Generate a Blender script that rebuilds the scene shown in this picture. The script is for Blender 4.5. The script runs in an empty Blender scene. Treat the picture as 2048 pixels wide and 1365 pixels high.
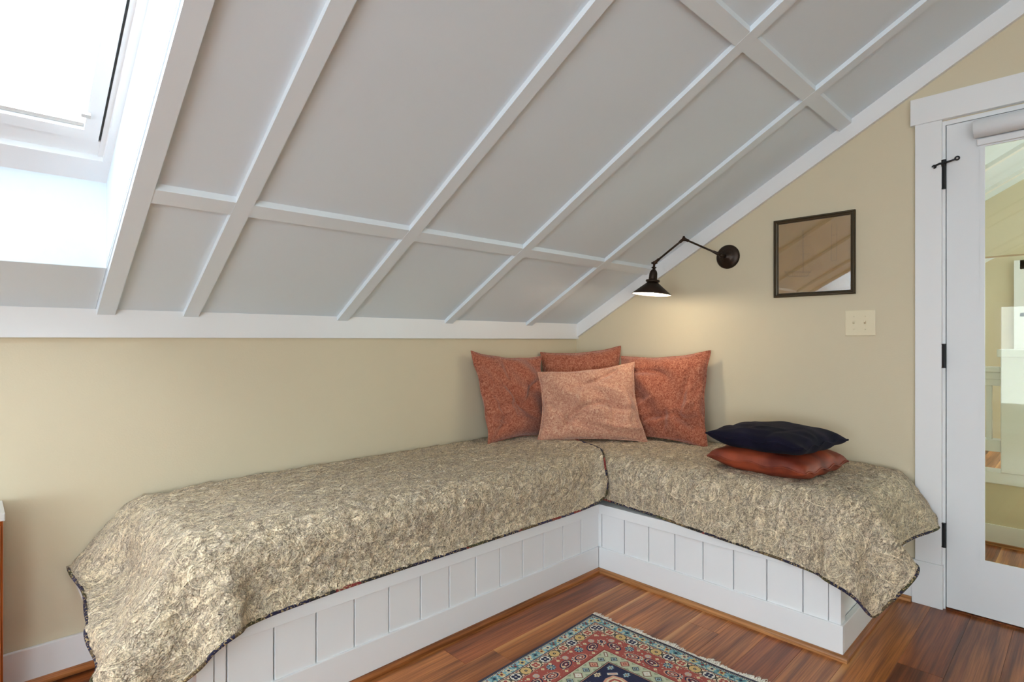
import bpy, bmesh, math, random, base64, zlib
import numpy as np
from mathutils import Vector, Matrix
PI = math.pi
random.seed(7)
S = bpy.context.scene
COL = S.collection

# ------------------------------------------------------------------ camera
TH = 0.7685
cam_d = bpy.data.cameras.new('camera'); cam = bpy.data.objects.new('camera', cam_d); COL.objects.link(cam)
cam.location = (-2.9947, -2.4632, 1.147)
cam.rotation_euler = (PI/2, 0, -TH)
cam_d.sensor_width = 36.0; cam_d.lens = 36*1124.76/2048
cam_d.shift_y = -2.0/2048; cam_d.clip_start = 0.02
S.camera = cam

# ------------------------------------------------------------------ world / light / exposure
SKY = 11.0
w = bpy.data.worlds.new('world'); S.world = w; w.use_nodes = True
nt = w.node_tree; nt.nodes.clear()
wo = nt.nodes.new('ShaderNodeOutputWorld'); bg = nt.nodes.new('ShaderNodeBackground')
bg.inputs['Color'].default_value = (0.86, 0.96, 1.06, 1); bg.inputs['Strength'].default_value = SKY
nt.links.new(bg.outputs[0], wo.inputs[0])
S.view_settings.view_transform = 'Standard'; S.view_settings.look = 'None'
S.view_settings.exposure = 0.0; S.view_settings.gamma = 1.0
S.view_settings.use_curve_mapping = False
S.cycles.use_denoising = True
S.cycles.max_bounces = 10; S.cycles.diffuse_bounces = 6; S.cycles.transparent_max_bounces = 16
S.cycles.sample_clamp_indirect = 6.0
S.cycles.caustics_reflective = False; S.cycles.caustics_refractive = False

def area(name, loc, direction, sx, sy, power=0, color=(1, 1, 1), portal=False):
    l = bpy.data.lights.new(name, 'AREA'); l.shape = 'RECTANGLE'; l.size = sx; l.size_y = sy
    l.energy = power; l.color = color
    if portal: l.cycles.is_portal = True
    o = bpy.data.objects.new(name, l); COL.objects.link(o); o.location = loc
    o.rotation_euler = Vector(direction).to_track_quat('-Z', 'Y').to_euler()
    return o

# room numbers (metres); corner of the two visible walls is the origin
SL = 0.5602                       # ceiling slope
Z0 = 1.245                        # ceiling height at the knee wall
ANG = math.atan(SL)
RIDGE = -3.3
XW = -6.2                         # far gable wall
YR = -5.6                         # rear wall, full height under a flat ceiling behind the ridge
OPX0, OPX1, OPY0, OPY1 = -3.55, -2.673, -1.56, -0.241   # skylight opening
QX0, QX1 = -5.35, -4.05          # added second skylight, unseen at the left, for more light from above
RWS = [(-5.9, -4.5), (.4, 2.8), (3.3, 5.3)]   # unseen tall windows added behind the camera to light ceiling and hall
RZ0, RZ1 = 0.45, 2.65
WWY0, WWY1, WWZ0, WWZ1 = -5.2, -1.6, 0.30, 1.62          # window in the far gable wall

sun_d = bpy.data.lights.new('sun', 'SUN'); sun_d.energy = 24.0; sun_d.angle = .02; sun_d.color = (.97, .98, 1)
sun = bpy.data.objects.new('sun', sun_d); COL.objects.link(sun); sun.location = (0, 6, 8)
sun.rotation_euler = Vector((.25, -.62, -.80)).to_track_quat('-Z', 'Y').to_euler()
# portals where daylight comes in
area('daylight_portal', ((OPX0+OPX1)/2, (OPY0+OPY1)/2-.0, Z0+SL*0.9+.55), (0, -math.sin(ANG)*1, -math.cos(ANG)), 1.1, 1.7, 1, portal=True)
area('daylight_portal', ((QX0+QX1)/2, (OPY0+OPY1)/2, Z0+SL*.9+.2), (0, -math.sin(ANG), -math.cos(ANG)), QX1-QX0, 1.5, 1, portal=True)
for a, b in RWS:
    area('daylight_portal', ((a+b)/2, YR-.14, (RZ0+RZ1)/2), (0, 1, 0), b-a, RZ1-RZ0, 1, portal=True)
area('daylight_portal', (XW-.12, (WWY0+WWY1)/2, (WWZ0+WWZ1)/2), (1, 0, 0), WWY1-WWY0, WWZ1-WWZ0, 1, portal=True)
area('daylight_portal', (5.66, -2.7, 1.43), (-1, 0, 0), 1.6, 1.1, 1, portal=True)

# ------------------------------------------------------------------ materials
def srgb(r, g, b):
    f = lambda c: (c/12.92 if c <= .04045 else ((c+.055)/1.055)**2.4)
    return (f(r/255), f(g/255), f(b/255), 1)
class M:
    def __init__(s, name):
        s.m = bpy.data.materials.new(name); s.m.use_nodes = True; s.t = s.m.node_tree; s.t.nodes.clear()
        s.out = s.n('ShaderNodeOutputMaterial')
    def n(s, typ, **kw):
        x = s.t.nodes.new(typ)
        for k, v in kw.items():
            if k in x.inputs: x.inputs[k].default_value = v
            else: setattr(x, k, v)
        return x
    def l(s, a, b): s.t.links.new(a, b)
    def bsdf(s, **kw):
        b = s.n('ShaderNodeBsdfPrincipled')
        for k, v in kw.items(): b.inputs[k.replace('_', ' ')].default_value = v
        s.l(b.outputs[0], s.out.inputs[0]); return b
def paint(name, col, rough=.5, var=.03, bump=.04, scale=60, spec=.4):
    k = M(name); b = k.bsdf(Roughness=rough); b.inputs['Specular IOR Level'].default_value = spec
    tc = k.n('ShaderNodeTexCoord'); nz = k.n('ShaderNodeTexNoise', Scale=3.0, Detail=4.0); k.l(tc.outputs['Object'], nz.inputs['Vector'])
    mx = k.n('ShaderNodeMix', data_type='RGBA')
    c = Vector(col[:3]); mx.inputs[6].default_value = (*(c*(1-var)), 1); mx.inputs[7].default_value = (*(c*(1+var)), 1)
    k.l(nz.outputs[0], mx.inputs[0]); k.l(mx.outputs[2], b.inputs['Base Color'])
    n2 = k.n('ShaderNodeTexNoise', Scale=float(scale), Detail=3.0); k.l(tc.outputs['Object'], n2.inputs['Vector'])
    bp = k.n('ShaderNodeBump', Strength=bump, Distance=.01); k.l(n2.outputs[0], bp.inputs['Height']); k.l(bp.outputs[0], b.inputs['Normal'])
    return k.m
WALL = paint('beige_wall_paint', (0.635, 0.56, 0.405), .65, bump=.05, scale=150)
WHITE = paint('white_trim_paint', (0.79, 0.80, 0.81), .35, .01, .02, 40)
CEIL = paint('white_ceiling_paint', (0.70, 0.785, 0.85), .6, .015, .03, 90)
BATTEN = paint('batten_paint', (0.73, 0.805, 0.86), .5, .01, .02, 40)
DOORW = paint('white_door_paint', (0.75, 0.77, 0.79), .4, .01, .02, 40)
SWITCH = paint('ivory_plastic', (0.74, 0.66, 0.47), .3, .01, .0, 40)
GREYTOP = paint('grey_stone_top', (0.55, 0.54, 0.52), .4, .1, .05, 80)
def metal(name, col, rough=.4, met=.8, var=.2):
    k = M(name); b = k.bsdf(Roughness=rough, Metallic=met)
    tc = k.n('ShaderNodeTexCoord'); nz = k.n('ShaderNodeTexNoise', Scale=25.0, Detail=4.0); k.l(tc.outputs['Object'], nz.inputs['Vector'])
    mx = k.n('ShaderNodeMix', data_type='RGBA'); c = Vector(col)
    mx.inputs[6].default_value = (*(c*(1-var)), 1); mx.inputs[7].default_value = (*(c*(1+var)), 1)
    k.l(nz.outputs[0], mx.inputs[0]); k.l(mx.outputs[2], b.inputs['Base Color']); return k.m
BRONZE = metal('oil_rubbed_bronze', (.030, .017, .010), .42, .6)
IRON = metal('black_iron', (.018, .018, .020), .45, .6)
FRAME = metal('dark_bronze_frame', (.055, .038, .018), .4, .35)
GASKET = paint('dark_gasket', (.05, .05, .05), .7, 0, 0)
SHADEIN = paint('white_enamel', (.85, .82, .75), .4, 0, 0)
def wood(name, dark, light, streak, rough=.3, axis=0, sap=None, coat=.12):
    k = M(name); b = k.bsdf(Roughness=rough); b.inputs['Coat Weight'].default_value = coat; b.inputs['Specular IOR Level'].default_value = .35; b.inputs['Coat Roughness'].default_value = .16
    tc = k.n('ShaderNodeTexCoord'); oi = k.n('ShaderNodeObjectInfo')
    mp = k.n('ShaderNodeMapping'); mp.inputs['Scale'].default_value = [(1, 9, 9), (9, 1, 9), (9, 9, 1)][axis]
    mu = k.n('ShaderNodeMath', operation='MULTIPLY'); mu.inputs[1].default_value = 37.0; k.l(oi.outputs['Random'], mu.inputs[0])
    ad = k.n('ShaderNodeVectorMath', operation='ADD'); k.l(tc.outputs['Object'], ad.inputs[0]); k.l(mu.outputs[0], ad.inputs[1])
    k.l(ad.outputs[0], mp.inputs[0])
    n1 = k.n('ShaderNodeTexNoise', Scale=1.6, Detail=5.0, Distortion=.6); k.l(mp.outputs[0], n1.inputs['Vector'])
    # growth rings
    wv = k.n('ShaderNodeTexWave', wave_type='RINGS', Scale=.55, Distortion=6.0, Detail=3.0); wv.inputs['Detail Scale'].default_value = 1.2
    wv.rings_direction = 'XYZ'[axis]; k.l(mp.outputs[0], wv.inputs['Vector'])
    mp2 = k.n('ShaderNodeMapping'); mp2.inputs['Scale'].default_value = [(4, 170, 170), (170, 4, 170), (170, 170, 4)][axis]; k.l(ad.outputs[0], mp2.inputs[0])
    n2 = k.n('ShaderNodeTexNoise', Scale=1.0, Detail=3.0); k.l(mp2.outputs[0], n2.inputs['Vector'])
    r = k.n('ShaderNodeValToRGB'); e = r.color_ramp.elements
    e[0].position = .28; e[0].color = dark; e[1].position = .72; e[1].color = light
    x = e.new(.5); x.color = tuple((Vector(dark)*.45+Vector(light)*.55))
    k.l(n1.outputs[0], r.inputs[0])
    m1 = k.n('ShaderNodeMix', data_type='RGBA', blend_type='MULTIPLY'); m1.inputs[0].default_value = .55
    r2 = k.n('ShaderNodeValToRGB'); r2.color_ramp.elements[0].position = .0; r2.color_ramp.elements[0].color = streak
    r2.color_ramp.elements[1].position = .22; r2.color_ramp.elements[1].color = (1, 1, 1, 1); k.l(wv.outputs[0], r2.inputs[0])
    k.l(r.outputs[0], m1.inputs[6]); k.l(r2.outputs[0], m1.inputs[7])
    m2 = k.n('ShaderNodeMix', data_type='RGBA', blend_type='MULTIPLY'); m2.inputs[0].default_value = .7
    r3 = k.n('ShaderNodeValToRGB'); r3.color_ramp.elements[0].position = .38; r3.color_ramp.elements[0].color = (.42, .36, .32, 1)
    r3.color_ramp.elements[1].position = .6; r3.color_ramp.elements[1].color = (1, 1, 1, 1); k.l(n2.outputs[0], r3.inputs[0])
    k.l(m1.outputs[2], m2.inputs[6]); k.l(r3.outputs[0], m2.inputs[7])
    col = m2.outputs[2]
    if sap is not None:       # pale sapwood along one edge of the board
        sx = k.n('ShaderNodeSeparateXYZ'); k.l(tc.outputs['Object'], sx.inputs[0])
        n4 = k.n('ShaderNodeTexNoise', Scale=1.3, Detail=2.0); k.l(ad.outputs[0], n4.inputs['Vector'])
        a2 = k.n('ShaderNodeMath', operation='MULTIPLY_ADD'); a2.inputs[1].default_value = .05; k.l(n4.outputs[0], a2.inputs[0]); k.l(sx.outputs[1], a2.inputs[2])
        mr = k.n('ShaderNodeMapRange'); mr.inputs['From Min'].default_value = .070; mr.inputs['From Max'].default_value = .084; k.l(a2.outputs[0], mr.inputs[0])
        m3 = k.n('ShaderNodeMix', data_type='RGBA'); k.l(mr.outputs[0], m3.inputs[0]); k.l(col, m3.inputs[6]); m3.inputs[7].default_value = sap
        col = m3.outputs[2]
    hs = k.n('ShaderNodeHueSaturation'); mr2 = k.n('ShaderNodeMapRange'); mr2.inputs['To Min'].default_value = .82; mr2.inputs['To Max'].default_value = 1.18
    k.l(oi.outputs['Random'], mr2.inputs[0]); k.l(mr2.outputs[0], hs.inputs['Value']); k.l(col, hs.inputs['Color'])
    k.l(hs.outputs[0], b.inputs['Base Color'])
    bp = k.n('ShaderNodeBump', Strength=.06, Distance=.004); k.l(n2.outputs[0], bp.inputs['Height']); k.l(bp.outputs[0], b.inputs['Normal'])
    return k.m
STREAK = (.30, .22, .18, 1)
P_RED = wood('heart_pine_red', srgb(112, 54, 26), srgb(172, 98, 52), STREAK)
P_MID = wood('heart_pine_brown', srgb(132, 70, 32), srgb(198, 126, 68), STREAK)
P_SAP = wood('heart_pine_sapwood', srgb(132, 70, 32), srgb(198, 126, 68), STREAK, sap=srgb(198, 142, 90))
P_GOLD = wood('heart_pine_golden', srgb(146, 80, 28), srgb(204, 126, 58), (.5, .36, .25, 1), sap=srgb(204, 142, 80))
P_DARK = wood('heart_pine_dark', srgb(96, 46, 22), srgb(164, 92, 46), STREAK)
SHOEW = wood('shoe_moulding_wood', srgb(120, 66, 30), srgb(178, 112, 60), (.6, .5, .4, 1), rough=.35)
SHOEY = wood('shoe_moulding_wood_cross', srgb(156, 98, 52), srgb(206, 150, 96), (.6, .5, .4, 1), rough=.35, axis=1)  # lighter copy of the shoe wood, a highlight put into its colour
CABW = wood('orange_cabinet_wood', srgb(150, 70, 18), srgb(205, 112, 40), (.6, .5, .4, 1), axis=2)

def glass(name, tint=(1, 1, 1), ior=1.45):
    k = M(name); tr = k.n('ShaderNodeBsdfTransparent'); tr.inputs[0].default_value = (*tint, 1)
    gl = k.n('ShaderNodeBsdfGlossy'); gl.inputs['Roughness'].default_value = .0; fr = k.n('ShaderNodeFresnel', IOR=ior); ge = k.n('ShaderNodeNewGeometry'); im_ = k.n('ShaderNodeMapRange'); im_.inputs['To Min'].default_value = ior; im_.inputs['To Max'].default_value = 1/ior
    k.l(ge.outputs['Backfacing'], im_.inputs[0]); k.l(im_.outputs[0], fr.inputs['IOR'])      # the same reflectance from both faces of the thin pane
    mx = k.n('ShaderNodeMixShader'); k.l(fr.outputs[0], mx.inputs[0]); k.l(tr.outputs[0], mx.inputs[1]); k.l(gl.outputs[0], mx.inputs[2])
    k.l(mx.outputs[0], k.out.inputs[0]); return k.m
GLASS_D = glass('door_glass', (.94, .96, .86), 1.4)
GLASS = glass('window_glass', (.97, .98, .97))
GLASS_P = glass('picture_glass', (1, 1, 1), 2.2)
k = M('translucent_blind'); d1 = k.n('ShaderNodeBsdfDiffuse'); d1.inputs[0].default_value = (.9, .9, .9, 1)
t1 = k.n('ShaderNodeBsdfTranslucent'); t1.inputs[0].default_value = (.97, .97, .97, 1); mx = k.n('ShaderNodeMixShader'); mx.inputs[0].default_value = .62
nz = k.n('ShaderNodeTexNoise', Scale=300.0); bp = k.n('ShaderNodeBump', Strength=.05); k.l(nz.outputs[0], bp.inputs['Height']); k.l(bp.outputs[0], d1.inputs['Normal'])
k.l(d1.outputs[0], mx.inputs[1]); k.l(t1.outputs[0], mx.inputs[2]); k.l(mx.outputs[0], k.out.inputs[0]); BLIND = k.m
k = M('bulb_glow'); em = k.n('ShaderNodeEmission', Strength=25.0); em.inputs[0].default_value = (1, .80, .52, 1); k.l(em.outputs[0], k.out.inputs[0]); BULB = k.m

def chenille(name, c1, c2, c3, wr=.5):
    k = M(name); b = k.bsdf(Roughness=.95); b.inputs['Specular IOR Level'].default_value = .1
    b.inputs['Sheen Weight'].default_value = .35; b.inputs['Sheen Roughness'].default_value = .5
    tc = k.n('ShaderNodeTexCoord')
    n0 = k.n('ShaderNodeTexNoise', Scale=4.0, Detail=3.0); n1 = k.n('ShaderNodeTexNoise', Scale=120.0, Detail=5.0, Roughness=.75)
    mp = k.n('ShaderNodeMapping'); mp.inputs['Scale'].default_value = (1, 1.0, 1)
    k.l(tc.outputs['Object'], mp.inputs[0]); k.l(mp.outputs[0], n1.inputs['Vector']); k.l(tc.outputs['Object'], n0.inputs['Vector'])
    n3 = k.n('ShaderNodeTexNoise', Scale=70.0, Detail=4.0, Distortion=2.0); k.l(tc.outputs['Object'], n3.inputs['Vector'])
    ma = k.n('ShaderNodeMath', operation='MULTIPLY_ADD'); ma.inputs[1].default_value = .55; k.l(n3.outputs[0], ma.inputs[0])
    mb = k.n('ShaderNodeMath', operation='MULTIPLY'); mb.inputs[1].default_value = .45; k.l(n1.outputs[0], mb.inputs[0]); k.l(mb.outputs[0], ma.inputs[2])
    r = k.n('ShaderNodeValToRGB'); e = r.color_ramp.elements; e[0].position = .37; e[0].color = c1; e[1].position = .63; e[1].color = c3; x = e.new(.49); x.color = c2
    k.l(ma.outputs[0], r.inputs[0])
    k.l(r.outputs[0], b.inputs['Base Color'])
    mc = k.n('ShaderNodeMath', operation='MULTIPLY_ADD'); mc.inputs[1].default_value = .6; k.l(n3.outputs[0], mc.inputs[0]); k.l(n1.outputs[0], mc.inputs[2])
    bp = k.n('ShaderNodeBump', Strength=wr, Distance=.004); k.l(mc.outputs[0], bp.inputs['Height']); k.l(bp.outputs[0], b.inputs['Normal'])
    return k.m
RUST = chenille('rust_chenille', srgb(120, 62, 46), srgb(160, 92, 70), srgb(194, 134, 108))
ROSE = chenille('faded_rose_chenille', srgb(162, 102, 86), srgb(198, 144, 120), srgb(222, 184, 156))
k = M('rust_suede'); b = k.bsdf(Roughness=.55); tc = k.n('ShaderNodeTexCoord'); nz = k.n('ShaderNodeTexNoise', Scale=7.0, Detail=5.0); k.l(tc.outputs['Object'], nz.inputs['Vector'])
r = k.n('ShaderNodeValToRGB'); r.color_ramp.elements[0].position = .35; r.color_ramp.elements[0].color = srgb(104, 36, 18); r.color_ramp.elements[1].position = .62; r.color_ramp.elements[1].color = srgb(160, 70, 38)
k.l(nz.outputs[0], r.inputs[0]); k.l(r.outputs[0], b.inputs['Base Color']); LEATHER = k.m
k = M('navy_velvet'); b = k.bsdf(Roughness=.9); b.inputs['Sheen Weight'].default_value = .02; b.inputs['Specular IOR Level'].default_value = .15; tc = k.n('ShaderNodeTexCoord'); nz = k.n('ShaderNodeTexNoise', Scale=9.0, Detail=5.0); k.l(tc.outputs['Object'], nz.inputs['Vector'])
r = k.n('ShaderNodeValToRGB'); r.color_ramp.elements[0].position = .35; r.color_ramp.elements[0].color = srgb(10, 10, 26); r.color_ramp.elements[1].position = .7; r.color_ramp.elements[1].color = srgb(28, 24, 44)
k.l(nz.outputs[0], r.inputs[0]); k.l(r.outputs[0], b.inputs['Base Color']); NAVY = k.m

# ---- woven quilt print, drawn into an image by code
rng = np.random.default_rng(3)
def mkimg(name, arr, data=False):
    h, w_ = arr.shape[:2]; im = bpy.data.images.new(name, w_, h, alpha=False)
    a = np.ones((h, w_, 4), np.float32); a[..., :3] = arr if arr.ndim == 3 else arr[..., None]
    if data: im.colorspace_settings.name = 'Non-Color'
    im.pixels.foreach_set(a.ravel()); im.pack(); return im
NQ = 1024; QS = 0.72
def stamp(buf, xs, ys, wid, val=1.0):
    xs = np.round(xs).astype(int); ys = np.round(ys).astype(int)
    r_ = int(math.ceil(wid))
    for dx in range(-r_, r_+1):
        for dy in range(-r_, r_+1):
            if dx*dx+dy*dy <= wid*wid:
                buf[(ys+dy) % NQ, (xs+dx) % NQ] = val
L = np.zeros((NQ, NQ), np.float32); D = np.zeros((NQ, NQ), np.float32); F = np.zeros((NQ, NQ), np.float32)
def curls(buf, n, r0, r1, wid):
    for i in range(n):
        cx, cy = rng.random(2)*NQ; r_ = r0+(r1-r0)*rng.random(); a0 = rng.random()*6.28; tt = np.linspace(0, 2.2+3*rng.random(), int(r_*5)+8)
        k_ = rng.choice([-1, 1]); rr = r_*(1-.16*tt)
        stamp(buf, cx+rr*np.cos(a0+k_*tt), cy+rr*np.sin(a0+k_*tt), wid)
curls(D, 5000, 3.5, 10, 1.0)
curls(L, 3600, 3.5, 10, 1.0)
curls(D, 700, 8, 20, 1.0)
curls(L, 500, 8, 18, 1.2)
curls(L, 200, 14, 30, 1.4); curls(D, 300, 14, 30, 1.0)
for gi in range(5):
    for gj in range(5):
        cx = (gi+.5*(gj % 2)+.3*rng.random())*NQ/5; cy = (gj+.3*rng.random())*NQ/5; R0 = 56+40*rng.random(); a0 = rng.random()*6.28; kk = rng.choice([-1, 1])
        for q, wd in ((1.0, 2.0), (.88, .9), (.72, 1.0), (.55, 1.0), (.36, .9)):       # nested teardrops, each only partly closed
            tt = np.linspace(-2.6+rng.random()*.8, 2.2+rng.random()*.6, 700); hx_ = np.cos(tt)*R0*q; hy_ = np.sin(tt)*R0*q*(.62+.25*np.cos(tt)); hy_ = hy_+kk*.35*R0*(1-np.cos(tt-3.14))*.35*q
            sx, sy = cx+hx_*math.cos(a0)-hy_*math.sin(a0), cy+hx_*math.sin(a0)+hy_*math.cos(a0)
            stamp(F if q == 1.0 else L, sx, sy, wd)
            if q > .7: stamp(D, sx+2+wd, sy+2, .8)
        for pq in range(6):
            b_ = pq*1.047; px, py = cx+R0*.22*math.cos(b_), cy+R0*.22*math.sin(b_); tt = np.linspace(0, 6.28, 120)
            stamp(L, px+R0*.11*np.cos(tt), py+R0*.11*np.sin(tt), .9)
def blur(a, n=1):
    for _ in range(n): a = (a+np.roll(a, 1, 0)+np.roll(a, -1, 0)+np.roll(a, 1, 1)+np.roll(a, -1, 1))/5
    return a
def lown(n, s):
    g = rng.random((s, s)); f = np.fft.fft2(g); o = np.zeros((n, n), complex); h = s//2
    o[:h, :h] = f[:h, :h]; o[-h:, :h] = f[-h:, :h]; o[:h, -h:] = f[:h, -h:]; o[-h:, -h:] = f[-h:, -h:]
    z = np.real(np.fft.ifft2(o)); z = (z-z.mean())/z.std(); return z
lin = lambda r_, g_, b_: np.array([r_, g_, b_], np.float32)/255
Lb, Db, Fb = blur(L), blur(D), blur(F)
base = lin(190, 170, 136)[None, None]*np.ones((NQ, NQ, 3), np.float32)
mott = np.clip(.5+.35*lown(NQ, 24), 0, 1)[..., None]
base = base*(1-mott*.35)+lin(172, 160, 142)*mott*.35
base = base*(1+.05*lown(NQ, 256)[..., None])
img = base*(1-.62*Db[..., None])+lin(112, 96, 76)*.62*Db[..., None]
img = img*(1-.60*Lb[..., None])+lin(226, 206, 164)*.60*Lb[..., None]
img = img*(1-.7*Fb[..., None])+lin(232, 214, 176)*.7*Fb[..., None]
img *= (lin(204, 186, 159)/img.mean((0, 1)))[None, None]
QIMG = mkimg('quilt_print', np.clip(img, 0, 1))
hgt = blur(np.clip(.5+.25*lown(NQ, 96)+.12*lown(NQ, 200)+.15*L+.3*F-.1*D, 0, 1), 1)
QH = mkimg('quilt_relief', hgt, True)
k = M('paisley_quilt'); b = k.bsdf(Roughness=.9); b.inputs['Specular IOR Level'].default_value = .15; b.inputs['Sheen Weight'].default_value = .15
uv = k.n('ShaderNodeUVMap'); mp = k.n('ShaderNodeMapping'); mp.inputs['Scale'].default_value = (1/QS, 1/QS, 1); k.l(uv.outputs[0], mp.inputs[0])
ti = k.n('ShaderNodeTexImage'); ti.image = QIMG; th = k.n('ShaderNodeTexImage'); th.image = QH
k.l(mp.outputs[0], ti.inputs[0]); k.l(mp.outputs[0], th.inputs[0]); k.l(ti.outputs[0], b.inputs['Base Color'])
mp3 = k.n('ShaderNodeMapping'); mp3.inputs['Scale'].default_value = (14, 34, 1); k.l(uv.outputs[0], mp3.inputs[0])
n3 = k.n('ShaderNodeTexNoise', Scale=1.0, Detail=5.0, Roughness=.62, Distortion=.8); k.l(mp3.outputs[0], n3.inputs['Vector'])
rd = k.n('ShaderNodeMath', operation='SUBTRACT'); rd.inputs[1].default_value = .5; k.l(n3.outputs[0], rd.inputs[0])
ab = k.n('ShaderNodeMath', operation='ABSOLUTE'); k.l(rd.outputs[0], ab.inputs[0])
cl = k.n('ShaderNodeMapRange'); cl.inputs['From Min'].default_value = 0; cl.inputs['From Max'].default_value = .09; k.l(ab.outputs[0], cl.inputs[0])
b1 = k.n('ShaderNodeBump', Strength=.8, Distance=.008); k.l(cl.outputs[0], b1.inputs['Height'])
b2 = k.n('ShaderNodeBump', Strength=.6, Distance=.005); k.l(th.outputs[0], b2.inputs['Height']); k.l(b1.outputs[0], b2.inputs['Normal']); k.l(b2.outputs[0], b.inputs['Normal'])
QUILT = k.m
k = M('patchwork_binding'); b = k.bsdf(Roughness=.9); tc = k.n('ShaderNodeTexCoord')
vo = k.n('ShaderNodeTexVoronoi', Scale=13.0); k.l(tc.outputs['Object'], vo.inputs['Vector'])
sx = k.n('ShaderNodeSeparateColor'); k.l(vo.outputs['Color'], sx.inputs[0]); r = k.n('ShaderNodeValToRGB'); r.color_ramp.interpolation = 'CONSTANT'
e = r.color_ramp.elements; e[0].position = 0; e[0].color = srgb(26, 22, 50); e[1].position = .32; e[1].color = srgb(84, 68, 48)
for p_, c_ in ((.5, (34, 30, 30)), (.64, (120, 40, 40)), (.72, (60, 58, 34)), (.86, (44, 40, 70))): x = e.new(p_); x.color = srgb(*c_)
k.l(sx.outputs[0], r.inputs[0]); nz = k.n('ShaderNodeTexNoise', Scale=160.0, Detail=2.0); k.l(tc.outputs['Object'], nz.inputs['Vector'])
mr = k.n('ShaderNodeMapRange'); mr.inputs['From Min'].default_value = .56; mr.inputs['From Max'].default_value = .62; k.l(nz.outputs[0], mr.inputs[0])
mx = k.n('ShaderNodeMix', data_type='RGBA'); k.l(mr.outputs[0], mx.inputs[0]); k.l(r.outputs[0], mx.inputs[6]); mx.inputs[7].default_value = srgb(168, 146, 106); k.l(mx.outputs[2], b.inputs['Base Color'])
BIND = k.m

# ---- rug print
RW, RL = 1.22, 1.85          # across (e2), along (e1)
px = .0013; nh, nw = int(RL/px), int(RW/px)
aa, bb = np.meshgrid((np.arange(nh)+.5)*px, (np.arange(nw)+.5)*px, indexing='ij')
am = np.minimum(aa, RL-aa); bm_ = np.minimum(bb, RW-bb)
d = np.minimum(am, bm_); side = am < bm_
s = np.where(side, bm_, am)      # distance from the corner, along the edge
C_ = {k_: lin(*v) for k_, v in dict(navy=(26, 30, 62), cream=(214, 202, 168), blue=(128, 170, 184), teal=(78, 124, 130), dred=(120, 44, 46), red=(160, 76, 66),
      yel=(206, 176, 112), green=(184, 188, 160), dgreen=(146, 158, 128), black=(28, 24, 32), pink=(204, 150, 126), white=(216, 212, 200), brown=(120, 82, 66), lblue=(150, 176, 180)).items()}
img = np.zeros((nh, nw, 3), np.float32)
def put(mask, c): img[mask] = C_[c]
put(d < 9, 'navy')
put((d > .009) & (d < .014), 'cream'); put((d > .009) & (d < .014) & ((s/.006) % 1 < .45), 'navy')
m = (d >= .014) & (d < .047); put(m, 'blue')
def cell(pitch, dc, off=0.):
    q = (s-off)/pitch; i = np.floor(q).astype(int); return i, (q-i-.5)*pitch, d-dc
i, x, y = cell(.034, .030)
n_ = lown(1024, 200)
nn = n_[(aa/px).astype(int) % 1024, (bb/px).astype(int) % 1024]
put(m & (nn > .9), 'teal'); put(m & (nn < -1.05), 'cream')
r_ = np.hypot(x, y); th_ = np.arctan2(y, x)
fl = r_ < .011*(1+.28*np.cos(4*th_+i))
put(m & fl & (i % 3 == 0), 'cream'); put(m & fl & (i % 3 == 1), 'yel'); put(m & fl & (i % 3 == 2), 'teal')
put(m & (r_ < .005) & (i % 2 == 0), 'dred'); put(m & (r_ < .005) & (i % 2 == 1), 'navy')
x2 = (s/.017) % 1
put(m & (np.abs(d-.020) < .0035) & (np.abs(x2-.5) < .16) & ((s/.034).astype(int) % 2 == 0), 'dred')
put(m & (np.abs(d-.040) < .003) & (np.abs(x2-.5) < .18), 'green')
put((d >= .047) & (d < .050), 'navy'); put((d >= .050) & (d < .0535), 'cream'); put((d >= .050) & (d < .0535) & ((s/.0055) % 1 < .4), 'dred')
m = (d >= .0535) & (d < .092); put(m, 'cream')
i, x, y = cell(.050, .073, .010)
ax, ay = np.abs(x), np.abs(y)
put(m & (ay > .012) & (np.abs(ax-.017) < .006) & (ay < .018), 'pink')
o_ = np.maximum(ax*1.0, ay*1.05)+.35*np.minimum(ax, ay)
put(m & (o_ < .024), 'black'); put(m & (o_ < .0205), 'cream'); put(m & (o_ < .0205) & (i % 3 == 1), 'white')
put(m & (o_ < .0205) & (i % 3 == 0), 'yel')
q4 = (np.hypot(ax-.0065, ay-.0065) < .0062)
put(m & q4 & (i % 3 == 1), 'navy'); put(m & q4 & (i % 3 == 2), 'red')
rr4 = np.hypot(x, y); put(m & (rr4 < .0055) & (i % 3 == 0), 'black'); put(m & (rr4 > .009) & (rr4 < .0125) & (i % 3 == 0) & (np.cos(6*np.arctan2(y, x)) > .2), 'pink')
put(m & (rr4 < .0022), 'cream')
put(m & (np.abs(ax-.025) < .0022) & (np.abs(ay-.004) < .003), 'black'); put(m & (ay > .0165) & (ax > .019), 'dred')
put((d >= .092) & (d < .095), 'cream'); put((d >= .092) & (d < .095) & ((s/.0055) % 1 < .45), 'dred')
m = (d >= .095) & (d < .185); put(m, 'red')
for (off, dc, R_, cA, cB) in ((.0, .120, .0165, 'lblue', 'navy'), (.055, .152, .017, 'white', 'black'), (.075, .118, .012, 'pink', 'lblue')):
    i, x, y = cell(.155, dc, off+.02); r_ = np.hypot(x, y); t_ = np.arctan2(y, x)
    put(m & (r_ < R_), cA); put(m & (r_ < R_) & (np.cos(8*t_) < -.1) & (r_ > .25*R_), cB); put(m & (r_ < .22*R_), 'yel')
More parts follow.
